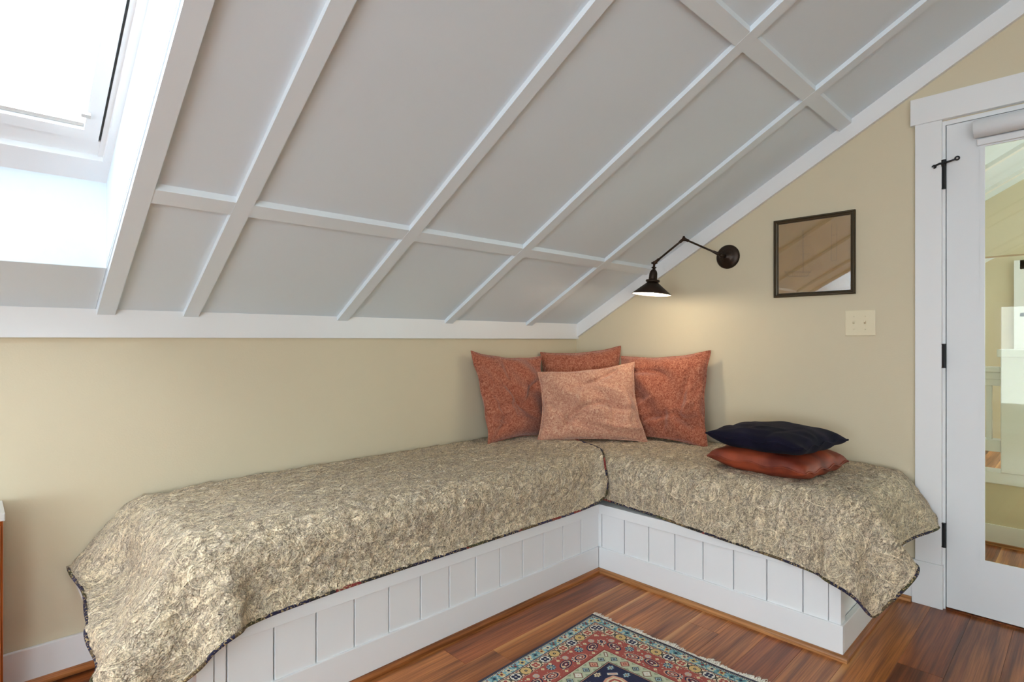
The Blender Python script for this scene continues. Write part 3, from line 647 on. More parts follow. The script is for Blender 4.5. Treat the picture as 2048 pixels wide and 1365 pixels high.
for i in range(14):
    y = -2.043-.115*i if i else -2.050
    y = -2.050+.145*i
    if y > -.1: break
    rp.append(B().box(hx+.03, hx+.075, y-.012, y+.012, .585, .89).obj('baluster', WHITE))
adopt(rail, *rp)
tr = thing('tree', 'leafy green tree seen outside through the far hall window', 'tree', (9.5, -2.6, -3.0))
tk = B().tube([(9.5, -2.6, -3), (9.5, -2.65, 0), (9.6, -2.5, 2)], [.2, .15, .08], 10).obj('trunk', BARK)
lf = B(); rr2 = random.Random(5)
for i in range(2600):
    a_, b_2, c2 = rr2.gauss(0, 1), rr2.gauss(0, 1), rr2.gauss(0, 1); n2 = math.sqrt(a_*a_+b_2*b_2+c2*c2); q = rr2.random()**.33
    c0 = Vector((9.5+1.3*a_/n2*q, -2.6+2.0*b_2/n2*q, 1.3+2.0*c2/n2*q)); u1 = Vector((rr2.gauss(0, 1), rr2.gauss(0, 1), rr2.gauss(0, 1))).normalized(); v1 = u1.orthogonal().normalized()
    lf.b.faces.new([lf.b.verts.new(c0+u1*.11), lf.b.verts.new(c0+v1*.05), lf.b.verts.new(c0-u1*.09), lf.b.verts.new(c0-v1*.05)])
lo_ = lf.obj('foliage', LEAF); lo_['kind'] = 'stuff'
adopt(tr, tk, lo_)

# ------------------------------------------------------------------ BENCH
bench = thing('platform_bench', 'white painted corner platform bench with beadboard front and flat baseboard', 'bench', (-.7, -.7, 0))
parts = []
YF, XF = -.7475, -.7371        # beadboard faces
YE, XE = -1.831, -2.545        # body ends
# carcass behind boards
parts.append(B().box(XE+.02, -.012, YF+.014, -.012, .001, .33).box(XF+.014, -.012, YE+.02, YF+.014, .001, .33).obj('carcass', WHITE))
ZB = .121
bdl = [-.874-.1326*i for i in range(13)]
e = [XF-.001]+bdl; e = [XF-.0]+[q for q in bdl if q < XF-.03]+[XE+.045]
cacheb = {}
def boardx(x0, x1):
    parts.append(B().box(x0+.0022, x1-.0022, YF, YF+.013, ZB-.004, .292, .0018).obj('bead_board', WHITE))
def boardy(y0, y1):
    parts.append(B().box(XF, XF+.013, y0+.0022, y1-.0022, ZB-.004, .292, .0018).obj('bead_board', WHITE))
ex = [XF+.012]+bdl+[XE+.045]
for a, b in zip(ex, ex[1:]): boardx(b, a)
ey = [YF+.012, -.768]+[-.9014-.1335*i for i in range(7)]+[YE+.04]
for a, b in zip(ey, ey[1:]): boardy(b, a)
parts.append(B().box(XE, XE+.044, YF-.004, YF+.03, ZB-.004, .292, .0015).obj('corner_post', WHITE))
parts.append(B().box(XF-.0, XF+.05, YE, YE+.04, ZB-.004, .292, .0015).obj('corner_post', WHITE))
# end panels
parts.append(B().box(XE+.004, XE+.018, YF+.03, -.022, ZB-.004, .292).obj('end_panel', WHITE))
parts.append(B().box(XF+.05, -.022, YE+.012, YE+.022, ZB-.004, .292).obj('end_panel', WHITE))
parts.append(B().box(XF+.05, XF+.062, YE+.006, YE+.02, ZB-.004, .292).obj('panel_bead', WHITE))
# baseboard of the bench
bt_ = .009
parts.append(B().box(XE-bt_, XF-bt_, YF-bt_, YF+.01, .0005, ZB, .002).obj('bench_baseboard', WHITE))
parts.append(B().box(XF-bt_, XF+.01, YE-bt_, YF-bt_, .0005, ZB, .002).obj('bench_baseboard', WHITE))
parts.append(B().box(XE-bt_, XE+.01, YF+.01, -.018, .0005, ZB, .002).obj('bench_baseboard', WHITE))
parts.append(B().box(XF+.01, -.018, YE-bt_, YE+.01, .0005, ZB, .002).obj('bench_baseboard', WHITE))
def shoeb(pts, vec, m): parts.append(B().prism(pts, vec).obj('shoe_moulding', m))
qr = [(0, 0), (.017, 0)]+[(.017*math.cos(t*PI/8), .004+.016*math.sin(t*PI/8)) for t in range(5)]
fy = YF-bt_-.0004; fx = XF-bt_-.0004; ey_ = YE-bt_-.0004; ex_ = XE-bt_-.0004
shoeb([(ex_-.017, fy-a, b) for a, b in qr], (fx-.0-ex_+.017, 0, 0), SHOEW)
shoeb([(fx-a, ey_-.017, b) for a, b in qr], (0, fy-ey_+.017, 0), SHOEY)
shoeb([(fx, ey_-a, b) for a, b in qr], (-.036-fx, 0, 0), SHOEW)
shoeb([(ex_-a, fy, b) for a, b in qr], (0, -.036-fy, 0), SHOEY)
# rails (platform edge)
rt = .024
parts.append(B().box(-2.726, XF-rt, YF-rt, YF+.02, .292, .338, .002).obj('edge_rail', WHITE))
parts.append(B().box(XF-rt, XF+.02, -1.917, YF+.02, .292, .338, .002).obj('edge_rail', WHITE))
parts.append(B().box(-2.726, -2.70, YF+.02, -.002, .292, .338, .002).obj('edge_rail', WHITE))
parts.append(B().box(XF+.02, -.002, -1.917, -1.892, .292, .338, .002).obj('edge_rail', WHITE))
parts.append(B().box(-2.70, -.013, YF+.02, -.013, .331, .338).box(XF+.02, -.013, -1.892, YF+.02, .331, .338).obj('platform_board', WHITE))
mt = B()
mt.box(-2.59, -.012, -.735, -.012, .339, .564, .085); parts.append(mt.obj('mattress', FRINGE))
mt = B(); mt.box(-.735, -.012, -1.92, -.738, .339, .564, .085); parts.append(mt.obj('mattress', FRINGE))
adopt(bench, *parts)

# ------------------------------------------------------------------ QUILTS
# settled cloth shapes: grid size, then second differences of the grid points in tenths of a millimetre
def decode(nums, nu, nv):
    a = np.array(nums, np.int64).reshape(3, nu, nv); a = np.cumsum(np.cumsum(a, 1), 2)
    return a.transpose(1, 2, 0)/2500.0
QA = [-1000,-28,-27,-28,-27,-28,-27,-27,-28,-28,-27,-27,-28,-28,-27,-28,-27,-30,-28,-30,-34,-43,-44,-57,-58,-65,-47,-25,-9,-11,-9,-77,1,0,0,0,1,0,0,1,
0,0,0,1,1,0,1,-1,2,0,0,1,2,2,4,8,16,14,-20,-16,-1,0,-77,0,0,1,0,1,0,0,0,1,1,0,0,0,0,1,1,0,
0,-1,2,2,3,12,10,17,2,-3,-18,-12,-1,-77,0,1,0,1,-1,1,0,1,0,0,0,1,1,0,0,0,0,-1,5,0,-1,1,5,7,5,2,
11,1,-14,-9,-78,1,0,1,0,1,0,1,-1,1,0,1,0,0,1,0,0,2,3,-2,-1,2,0,0,0,0,5,8,7,0,-8,-77,1,0,0,0,
0,1,0,1,0,1,0,0,0,0,1,1,-1,0,1,1,1,3,-1,3,-2,-2,1,5,5,-6,-77,0,0,1,1,0,0,0,1,0,0,0,1,1,
0,0,0,1,0,0,1,1,1,2,-1,1,0,0,1,3,1,-77,0,1,0,0,1,0,0,0,1,0,1,0,0,1,0,1,0,0,1,1,2,0,
2,-1,0,0,0,0,0,0,-77,0,0,1,0,0,1,1,0,0,1,0,0,0,0,1,0,0,1,0,1,1,1,1,0,0,0,1,0,1,2,-77,
0,1,0,0,1,-1,1,1,0,0,0,1,1,0,0,0,1,0,2,0,0,2,1,1,0,-1,-1,1,0,-1,-77,1,0,0,0,0,1,0,0,1,
0,1,0,0,1,0,1,0,1,-1,1,1,1,1,1,0,0,0,0,1,1,-77,0,0,0,2,0,0,1,0,0,0,1,0,0,1,0,0,1,0,
1,0,2,1,1,0,0,0,0,0,-1,0,-78,1,1,0,0,1,0,0,1,0,1,-1,1,1,-1,1,0,1,0,1,1,0,0,-1,3,0,0,1,
1,0,1,-77,0,0,1,0,0,1,0,0,1,0,1,0,0,1,0,1,-1,2,0,0,2,1,2,-1,0,0,0,-1,1,0,-77,1,0,0,1,0,
0,0,1,0,0,1,0,0,1,0,0,1,0,1,1,0,1,-1,1,2,-1,1,1,0,0,-77,0,0,1,0,0,1,1,-1,1,1,-1,1,1,-1,
1,1,0,0,1,1,0,1,1,1,-1,1,0,0,0,1,-77,0,1,0,0,1,0,0,1,0,0,1,0,0,1,0,0,1,1,0,0,1,0,1,
0,1,0,1,0,1,1,-77,0,1,0,0,1,0,0,1,0,0,1,0,0,1,0,0,1,0,0,2,0,1,0,1,1,0,-1,1,1,-1,-77,0,
0,1,0,0,1,1,-1,1,1,-1,1,1,-1,1,1,0,0,1,0,1,1,0,1,0,1,0,1,0,1,-77,1,0,0,1,0,0,0,1,0,0,
1,0,0,1,0,0,0,1,1,0,1,0,1,1,0,0,1,0,0,1,-77,0,0,1,0,0,1,0,0,1,0,1,0,0,1,0,1,1,0,0,
1,0,1,1,-1,1,0,1,1,0,1,-78,1,1,0,0,1,0,0,1,0,1,-1,1,1,-1,1,0,0,1,0,1,1,0,0,2,0,1,0,0,
1,0,-77,0,0,0,2,0,0,1,0,0,0,1,0,0,1,0,0,1,1,0,0,1,1,1,-1,1,0,1,0,1,0,-77,1,0,0,0,0,1,
0,0,1,0,1,0,0,1,0,1,0,0,1,0,1,0,0,2,0,1,0,0,1,1,-77,0,0,1,0,1,0,0,1,0,0,0,1,1,-1,1,
0,1,0,1,1,-1,1,1,0,1,0,1,1,0,0,-77,0,1,0,0,0,0,2,0,0,1,0,0,0,1,0,0,0,1,0,0,2,0,2,-1,
1,0,0,1,0,2,-77,0,1,0,0,1,0,0,0,1,0,1,0,0,1,0,1,0,0,1,1,0,1,-1,2,0,1,0,1,1,-1,-77,0,0,
1,1,0,0,0,1,0,0,0,1,1,0,0,0,1,0,0,1,0,0,3,-1,0,1,1,0,0,2,-77,1,0,0,0,0,1,0,1,0,1,0,
0,0,0,1,0,1,1,0,0,1,1,-1,1,1,1,0,0,1,0,-78,1,0,1,0,1,0,1,-1,1,0,1,0,0,1,0,1,-1,1,0,1,
0,1,1,0,1,0,0,1,1,1,-77,0,1,0,1,-1,1,0,1,0,0,0,1,1,0,0,0,2,-1,1,0,1,0,1,1,0,0,2,0,0,
0,-77,0,0,1,0,1,0,0,0,1,1,0,0,0,0,1,1,-1,1,1,0,0,1,0,0,1,1,0,1,1,0,-77,0,1,-1,1,1,0,0,
1,-1,1,0,1,1,0,0,0,1,0,0,1,1,0,1,1,0,1,0,1,0,1,-77,1,0,0,0,0,1,1,0,0,0,1,0,0,1,1,-1,
0,1,0,0,1,0,1,1,0,0,2,0,1,0,-77,0,0,1,0,1,0,0,0,1,1,0,0,0,0,1,1,1,0,0,1,0,1,0,1,0,
1,0,0,1,1,-77,0,1,0,1,-1,1,0,1,0,0,0,1,1,0,0,0,0,0,1,0,1,0,0,1,1,1,0,1,0,1,-78,1,0,1,
0,1,0,1,-1,1,0,1,0,0,1,0,0,1,1,0,0,1,1,1,0,0,0,1,1,0,1,-77,1,0,0,0,0,1,0,1,0,1,0,0,
0,0,1,1,-1,0,1,1,-1,1,0,1,2,0,0,1,1,0,-77,0,0,1,1,0,0,0,1,0,0,0,1,1,0,0,0,1,1,0,0,1,
0,1,0,1,0,2,-1,1,1,-77,0,1,0,0,1,0,0,0,1,0,1,0,0,1,0,1,0,-1,1,0,1,0,1,1,0,1,0,1,1,0,
-77,0,1,0,0,0,1,1,0,0,1,0,0,0,0,1,0,1,1,0,1,0,1,0,0,1,1,0,1,0,1,-77,0,0,1,0,1,-1,1,1,
0,0,0,1,1,0,0,0,0,0,0,0,1,1,0,1,1,0,1,1,1,0,-77,1,0,0,0,0,1,0,0,1,0,1,0,0,1,0,1,0,
0,1,1,0,0,1,1,0,1,0,1,0,1,-77,0,0,0,2,0,0,1,0,0,0,1,0,0,1,0,0,0,0,0,1,0,1,0,0,2,0,
1,1,1,1,-77,0,1,0,0,1,0,0,1,0,1,-1,1,1,-1,1,1,0,1,0,0,1,0,1,1,0,1,0,0,1,0,-78,1,0,1,0,
0,1,0,0,1,0,1,0,0,1,0,0,0,0,0,0,1,1,0,1,0,1,1,1,1,1,-77,1,0,0,1,0,0,0,1,0,0,1,0,0,
1,0,0,1,1,1,0,0,0,1,0,1,0,2,0,0,0,-77,0,0,1,0,0,1,1,-1,1,1,-1,1,1,-1,1,1,-1,-1,0,1,0,1,
1,1,1,1,0,1,1,1,-77,0,1,0,0,1,0,0,1,0,0,1,0,0,1,0,0,1,1,0,0,1,0,1,0,1,0,1,0,1,1,-77,
0,1,0,0,1,0,0,1,0,0,1,0,0,1,0,0,0,-1,1,-1,1,1,0,1,1,1,1,2,0,1,-77,0,0,1,0,0,1,1,-1,1,
1,-1,1,1,-1,1,1,0,1,0,1,0,0,1,1,0,1,0,0,1,1,-77,1,0,0,1,0,0,0,1,0,0,1,0,0,1,0,0,-1,0,
0,0,1,0,1,1,1,1,1,1,1,1,-77,0,0,1,0,0,1,0,0,1,0,1,0,0,1,0,0,2,0,0,1,0,1,0,0,1,1,0,
1,0,1,-78,1,1,0,0,1,0,0,1,0,1,-1,1,1,-1,1,1,-2,-1,0,0,0,1,1,1,1,2,2,0,2,0,-77,0,0,0,2,0,
0,1,0,0,0,1,0,0,1,0,0,1,1,0,0,1,1,0,1,1,0,0,1,0,1,-77,1,0,0,0,0,1,0,0,1,0,1,0,0,1,
0,1,-2,-1,0,0,0,0,2,1,1,2,1,1,1,1,-77,0,0,1,0,1,0,0,1,0,1,-1,1,1,0,0,0,1,1,1,-1,1,1,0,
0,1,1,0,1,1,0,-77,0,1,0,0,0,0,2,0,0,0,1,0,0,0,1,0,-1,-1,-1,1,1,0,2,2,-1,2,2,1,0,2,-77,0,
1,0,0,1,0,0,0,1,0,1,0,0,1,0,1,0,1,0,1,0,1,0,0,3,-1,0,0,2,0,-77,0,0,1,1,0,0,0,1,0,0,
0,1,1,0,0,0,-2,-1,0,0,0,1,1,3,3,0,1,1,0,2,-78,2,0,0,0,0,1,0,1,0,1,0,0,0,0,1,0,2,0,1,
0,0,1,1,-1,1,1,0,1,0,1,-77,0,0,1,0,1,0,1,-1,1,0,1,0,0,1,0,1,-5,0,-1,0,2,1,3,1,3,0,2,0,
1,1,-77,0,1,0,1,-1,1,0,1,0,0,0,1,1,0,0,0,2,1,1,-1,1,0,0,3,-1,0,1,0,1,0,-77,0,0,1,0,1,0,
0,0,1,1,0,0,0,0,1,-9,3,0,-2,3,1,2,3,2,1,2,-1,1,0,2,-77,0,1,-2,0,0,1,0,0,0,0,0,1,0,1,-1,
6,2,-1,1,0,0,0,1,1,-2,2,3,2,-1,-1,-79,0,-1,0,0,1,-1,0,1,-1,1,0,0,0,-1,-1,1,0,1,-1,1,0,2,3,5,
2,7,8,3,-1,-7,-76,-1,0,1,1,-1,1,1,0,1,0,1,0,0,1,1,0,0,0,2,-1,1,1,1,0,8,6,6,7,9,-3,-78,-2,-1,
1,0,1,0,0,1,-2,1,0,0,0,-1,-1,1,2,0,-1,-2,0,3,6,5,1,2,2,7,9,21,-77,1,8,1,0,-2,-1,-3,-2,2,0,0,
1,0,1,1,0,-1,3,1,2,-2,2,2,1,0,-2,-1,0,4,7,-73,5,-5,0,-1,1,-1,0,-2,0,1,0,0,1,1,1,0,3,0,2,-3,
2,4,3,11,6,-3,-7,-5,-5,-1,-71,0,1,1,1,1,1,2,2,1,0,2,1,1,0,2,2,3,1,1,4,1,-5,-4,-2,8,12,6,-8,-10,
-7,-65,1,0,0,2,2,3,3,3,2,1,1,1,2,1,2,2,1,3,0,-6,-10,-7,0,-1,1,6,13,19,3,-16,-54,0,2,1,3,4,5,5,
4,2,1,1,2,1,2,0,-1,-3,-4,-4,-2,-8,-7,-7,-2,0,0,4,7,22,11,-50,0,-1,1,4,8,10,9,8,4,-2,-1,-4,-2,-4,-3,-4,
-4,-3,-2,-4,-5,-5,-5,-5,0,2,-3,4,8,19,-65,0,0,2,9,13,13,12,8,-1,-1,-4,-2,-4,-2,-4,-3,-3,-2,-2,1,-3,-7,-7,-4,-3,
1,4,-4,3,9,-65,1,0,2,8,11,13,10,5,1,-4,-2,-3,-2,-4,-3,-4,-2,-2,0,0,1,-6,-6,-6,-3,0,1,4,-3,4,-65,0,1,1,
6,7,7,7,4,0,0,-2,-2,-2,-2,-2,0,0,0,-1,2,5,-2,-10,-6,-5,-1,1,1,1,1,-64,0,0,1,1,3,3,2,1,1,-1,-1,0,
0,1,0,0,1,1,0,-1,5,8,-4,-10,-10,4,1,0,0,0,-52,1,1,0,-1,-3,-4,-4,-2,-1,0,1,1,-1,-1,1,3,1,2,2,0,1,
4,10,-4,-12,-2,2,1,0,-1,0,0,0,-2,-9,-15,-17,-16,-10,-4,0,0,0,0,1,1,0,2,3,7,14,13,13,-12,-10,2,-15,-4,3,1,-1,
0,0,0,-1,-10,-15,-16,-16,-13,-5,2,2,4,9,12,-4,-7,6,12,13,10,2,-7,-8,-7,-8,-6,-6,-1,3,1,-50,-76,-76,-77,-76,-76,-77,-76,-76,
-76,-76,-77,-76,-76,-77,-76,-76,-82,-76,-82,-76,-85,-73,-82,-60,-65,-40,-41,-22,-11,-3,0,0,0,0,0,0,0,0,0,0,0,0,0,0,0,0,0,2,
0,2,0,6,-2,11,-2,11,1,0,-16,-11,-3,0,0,0,0,0,0,0,0,0,0,0,0,0,0,0,0,0,2,-1,3,0,5,4,6,3,8,3,
2,-4,-15,-8,0,0,0,0,0,0,0,0,0,0,0,0,0,0,0,0,0,3,0,1,1,0,-4,7,6,12,7,2,0,-5,-13,0,0,0,0,0,
0,0,0,0,0,0,0,0,0,0,0,0,0,1,1,0,-1,2,-8,2,1,20,10,3,0,-9,0,0,0,0,0,0,0,0,0,0,0,0,0,0,
0,0,0,0,0,-1,-1,-1,-2,2,-1,3,1,12,10,3,-3,0,0,0,0,0,0,0,0,0,0,0,0,0,0,0,0,0,-1,0,-1,1,0,1,
-2,0,0,-2,5,7,8,0,0,0,0,0,0,0,0,0,0,0,0,0,0,0,0,0,0,-1,0,0,-1,-2,0,0,3,1,-2,-1,5,6,6,0,
0,0,0,0,0,0,0,0,0,0,0,0,0,0,0,0,0,0,-3,2,-2,1,0,1,1,0,0,2,4,2,0,0,0,0,0,0,0,0,0,0,
0,0,0,0,0,0,0,-1,0,2,-2,-1,0,0,1,0,1,0,2,2,0,0,0,0,0,0,0,0,0,0,0,0,0,0,0,0,0,0,0,-1,
-1,-1,1,1,0,0,1,1,1,0,0,-2,0,0,0,0,0,0,0,0,0,0,0,0,0,0,0,0,0,-1,1,0,-2,1,0,0,0,1,0,1,
1,0,-2,0,0,0,0,0,0,0,0,0,0,0,0,0,0,0,0,0,0,-1,0,0,2,-3,2,-1,0,1,1,-1,0,0,0,0,0,0,0,0,
0,0,0,0,0,0,0,0,0,0,0,0,0,0,0,0,0,-2,2,0,1,-1,1,0,-1,0,0,0,0,0,0,0,0,0,0,0,0,0,0,0,
0,0,0,0,-1,1,-1,0,2,-1,0,0,0,0,0,1,0,0,0,0,0,0,0,0,0,0,0,0,0,0,0,0,0,0,0,0,1,-1,0,0,
0,0,0,0,0,0,0,0,0,0,0,0,0,0,0,0,0,0,0,0,0,0,0,0,-1,0,1,-1,-1,1,0,1,0,0,1,-1,0,0,0,0,
0,0,0,0,0,0,0,0,0,0,0,0,0,0,0,0,0,0,0,1,-1,1,-1,0,0,0,1,0,-1,0,0,0,0,0,0,0,0,0,0,0,
0,0,0,0,0,0,0,0,-1,0,0,0,0,0,1,0,0,0,0,0,0,0,0,0,0,0,0,0,0,0,0,0,0,0,0,0,0,0,0,1,
0,-1,1,-1,1,-1,0,0,0,0,1,0,0,0,0,0,0,0,0,0,0,0,0,0,0,0,0,0,0,0,-1,0,0,0,1,-1,1,0,0,0,
1,-1,0,0,0,0,0,0,0,0,0,0,0,0,0,0,0,0,0,0,0,0,1,0,0,-1,1,-1,0,0,0,0,0,0,0,0,0,0,0,0,
0,0,0,0,0,0,0,0,0,0,0,0,0,-1,0,0,1,-1,1,0,0,1,-1,1,0,0,0,0,0,0,0,0,0,0,0,0,0,0,0,0,
0,0,0,0,0,1,-1,0,1,-1,0,0,0,0,0,0,0,0,0,0,0,0,0,0,0,0,0,0,0,0,0,0,0,0,0,0,-1,1,0,-1,
1,0,1,-1,1,-1,0,0,0,0,0,0,0,0,0,0,0,0,0,0,0,0,0,0,0,0,0,1,-1,-1,2,-1,0,0,0,0,0,0,0,0,
0,0,0,0,0,0,0,0,0,0,0,0,0,0,0,0,0,0,-1,1,1,-2,1,0,0,0,0,1,0,0,0,0,0,0,0,0,0,0,0,0,
0,0,0,0,0,0,0,0,0,1,0,-2,2,-1,0,0,1,-1,0,0,0,0,0,0,0,0,0,0,0,0,0,0,0,0,0,0,0,0,0,0,
-1,0,0,1,0,0,0,0,1,-1,0,0,0,0,0,0,0,0,0,0,0,0,0,0,0,0,0,0,0,0,0,1,0,0,-1,0,1,-1,0,0,
0,0,0,0,0,0,0,0,0,0,0,0,0,0,0,0,0,0,0,0,0,0,-1,0,1,0,0,-1,1,0,0,1,0,0,0,0,0,0,0,0,
0,0,0,0,0,0,0,0,0,0,0,0,0,1,0,-1,0,0,1,-1,0,0,0,0,0,0,0,0,0,0,0,0,0,0,0,0,0,0,0,0,
0,0,0,0,-1,0,1,0,0,0,1,-1,0,0,0,0,0,0,0,0,0,0,0,0,0,0,0,0,0,0,0,0,0,0,1,0,0,-1,-1,1,
0,0,1,0,-1,0,0,0,0,0,0,0,0,0,0,0,0,0,0,0,0,0,0,0,0,-1,1,0,0,0,0,0,0,0,0,1,0,0,0,0,
0,0,0,0,0,0,0,0,0,0,0,0,0,0,0,0,1,-1,0,1,-1,1,-1,0,0,0,0,0,0,0,0,0,0,0,0,0,0,0,0,0,
0,0,0,0,0,0,0,-1,1,0,-1,1,-1,1,0,0,0,0,0,0,0,0,0,0,0,0,0,0,0,0,0,0,0,0,0,0,0,0,1,0,
0,0,-1,1,-1,0,0,1,-1,0,0,0,0,0,0,0,0,0,0,0,0,0,0,0,0,0,0,0,0,-1,0,0,1,0,0,0,0,1,-1,1,
0,0,0,0,0,0,0,0,0,0,0,0,0,0,0,0,0,0,0,0,1,0,0,-1,1,-2,1,1,-1,0,0,0,0,0,0,0,0,0,0,0,
0,0,0,0,0,0,0,0,0,0,0,0,-1,1,0,0,0,0,0,0,1,-1,0,0,0,0,0,0,0,0,0,0,0,0,0,0,0,0,0,0,
0,1,-1,1,-1,0,0,0,0,0,1,-1,1,0,0,0,0,0,0,0,0,0,0,0,0,0,0,0,0,0,0,0,-1,1,0,0,0,0,0,0,
0,0,0,0,0,0,0,0,0,0,0,0,0,0,0,0,0,0,0,0,0,0,0,1,-1,1,0,0,-1,0,0,0,0,0,0,0,0,0,0,0,
0,0,0,0,0,0,0,0,0,0,0,0,0,0,-1,1,-1,0,1,0,0,0,0,0,1,0,0,0,0,0,0,0,0,0,0,0,0,0,0,0,
0,0,0,0,0,1,0,0,0,-1,0,1,-1,0,0,0,0,0,0,0,0,0,0,0,0,0,0,0,0,0,0,0,0,0,0,0,0,-1,1,0,
0,0,0,0,1,-1,0,0,0,0,0,0,0,0,0,0,0,0,0,0,0,0,0,0,0,0,0,0,1,-1,0,0,1,-1,0,0,0,0,0,0,
0,0,0,0,0,0,0,0,0,0,0,0,0,0,0,0,0,0,0,-1,1,0,0,-1,1,0,0,0,0,0,0,0,0,0,0,0,0,0,0,0,
0,0,0,0,0,0,0,0,0,0,3,-3,0,1,0,-1,0,0,0,0,0,0,0,0,0,0,0,0,0,0,0,0,0,0,0,0,0,0,0,0,
0,-2,2,0,-1,0,1,0,-1,1,0,0,0,0,0,0,0,0,0,0,0,0,0,0,0,0,0,0,0,0,0,0,0,0,0,1,0,-1,0,0,
0,0,0,0,0,0,0,0,0,0,0,0,0,0,0,0,0,0,0,0,0,0,0,-1,1,0,-1,0,1,0,0,0,-1,0,0,0,0,0,0,0,
0,0,0,0,0,0,0,0,0,0,0,0,0,-1,1,0,0,0,1,-1,0,0,-1,1,0,0,0,0,0,0,0,0,0,0,0,0,0,0,0,0,
0,0,0,0,0,0,-1,0,0,0,0,1,0,0,-1,0,0,0,0,0,0,0,0,0,0,0,0,0,0,0,0,0,0,-1,1,0,-1,0,0,1,
0,0,0,-1,0,0,0,0,0,0,0,0,0,0,0,0,0,0,0,0,0,0,0,0,1,-1,-1,0,0,0,-1,1,1,0,0,-1,0,-1,0,0,
0,0,0,0,0,0,0,0,0,0,0,0,0,0,0,-1,0,0,1,-1,1,0,0,0,0,-1,0,0,-1,0,0,0,0,0,0,0,0,0,0,0,
0,0,0,0,0,0,0,0,0,-1,-1,0,0,0,1,0,0,-1,-1,1,0,0,0,0,0,0,0,0,0,0,0,0,0,0,0,0,0,-2,1,-1,
1,0,-1,1,1,0,0,-1,0,0,0,0,0,0,0,0,0,0,0,0,0,0,0,0,0,0,0,0,1,-2,0,-1,-1,0,1,0,2,-1,1,1,
-1,-2,0,0,0,0,0,0,0,0,0,0,0,0,0,0,0,0,0,-3,1,-1,-1,1,1,0,1,1,3,1,0,-2,-3,0,0,0,0,0,0,0,
0,0,0,0,0,0,0,0,0,0,-2,0,-1,-1,0,0,1,1,1,3,3,-1,-3,-4,0,0,0,0,0,0,0,0,0,0,0,0,0,0,0,0,
-10,3,-1,-1,3,1,1,2,1,1,0,-3,-4,3,1,0,0,0,-2,0,-1,1,-1,-1,-1,0,-1,-1,-3,1,-5,9,1,0,1,-2,1,-2,2,2,
1,-6,-13,-4,2,18,-5,0,0,2,0,0,-1,-1,1,-1,-1,-1,0,-1,-1,0,-1,1,0,-1,3,-3,4,0,4,-6,-23,-10,-3,2,10,-5,4,0,
0,-1,0,0,0,0,-1,0,0,0,0,0,-1,1,-2,0,1,-2,-1,0,1,-6,-22,-6,-6,-5,-5,2,-2,1,0,-1,1,-1,0,0,-2,1,-1,-1,
-1,-2,2,-1,0,1,1,-2,-1,-2,1,0,1,-4,-9,-7,-10,-10,-12,1,0,35,1,-4,-7,-8,-9,-5,-5,1,-1,0,1,-1,0,2,-1,0,1,0,
-3,0,1,6,1,-3,-8,-9,-11,-11,41,-5,-36,0,-1,1,-1,0,1,0,0,0,1,-1,0,1,-1,1,1,1,2,3,1,3,8,7,-3,-5,-8,-9,
-13,0,0,0,0,0,0,0,0,0,1,0,0,0,1,-2,3,-1,4,-2,4,0,7,0,-3,-2,15,8,3,-4,-7,-8,0,0,0,0,0,0,1,0,
-1,2,0,1,0,0,1,0,2,0,1,2,1,1,-6,-6,-11,11,18,12,9,0,-4,0,0,0,0,1,0,-1,1,0,0,0,1,0,3,1,0,-1,
1,1,1,1,2,0,-8,-11,-8,12,13,8,19,1,0,0,0,0,0,0,2,0,-1,1,1,1,0,1,-1,2,0,1,0,0,0,1,-2,-3,-10,-14,
-4,10,12,25,13,0,0,0,0,0,0,0,1,2,-1,0,1,0,0,1,0,1,1,1,1,0,2,1,-3,-5,-12,-10,-7,26,10,15,0,0,0,0,
0,1,0,1,1,1,0,0,1,0,1,1,0,0,0,0,0,-1,2,-1,-6,-6,-7,7,6,-1,14,0,0,0,1,-1,1,1,1,0,1,0,1,0,
1,0,1,0,1,1,0,0,-1,2,0,-3,-9,-8,4,-3,6,8,0,0,0,0,1,1,1,2,2,0,0,1,0,1,0,0,0,1,-1,1,0,-1,
-3,3,-3,-10,-4,-3,1,2,8,0,0,0,0,1,2,2,1,1,1,1,0,0,1,0,1,0,0,0,1,2,0,-1,-1,1,-4,-8,-14,-4,4,5,
0,0,0,0,2,1,2,4,1,2,0,0,0,1,-1,0,0,-1,0,1,0,-1,-1,3,1,3,-11,-12,-15,-3,6,0,0,0,0,0,2,1,1,1,
1,0,0,4,-2,0,1,1,1,3,1,-1,0,-1,2,3,-1,-5,-11,-10,-11,-2,1475,0,0,0,0,0,0,0,0,0,0,0,0,0,0,0,0,-4,
-1,0,0,0,0,-4,-19,-44,-63,-80,-83,-88,-84,0,0,0,0,0,0,0,0,0,0,0,0,0,0,0,0,0,0,0,0,0,1,-7,-14,-13,-12,-9,
14,11,4,0,0,0,0,0,0,0,0,0,0,0,0,0,0,0,0,0,0,0,0,0,-2,-9,-11,-13,-13,-8,2,7,11,10,0,0,0,0,0,0,
0,0,0,0,0,0,0,0,0,0,0,0,-2,-3,-7,-7,17,2,-19,-11,-7,-3,-6,2,11,6,0,0,0,0,0,0,0,0,0,0,0,0,0,0,
0,0,0,-14,-4,5,9,-9,0,11,-3,-3,-7,-9,-7,2,7,0,0,0,0,0,0,0,0,0,0,0,0,0,0,0,0,0,-3,2,1,0,-1,-3,
-1,-1,1,-1,-4,-6,-6,4,0,0,0,0,0,0,0,0,0,0,0,0,0,0,0,0,-27,21,5,1,0,0,0,-2,-1,-2,1,0,-3,-5,0,0,
0,0,0,0,0,0,0,0,0,0,0,0,-27,0,0,27,-1,1,0,0,-1,-1,-1,2,0,-1,0,-2,-2,-2,0,0,0,0,0,0,0,0,0,0,
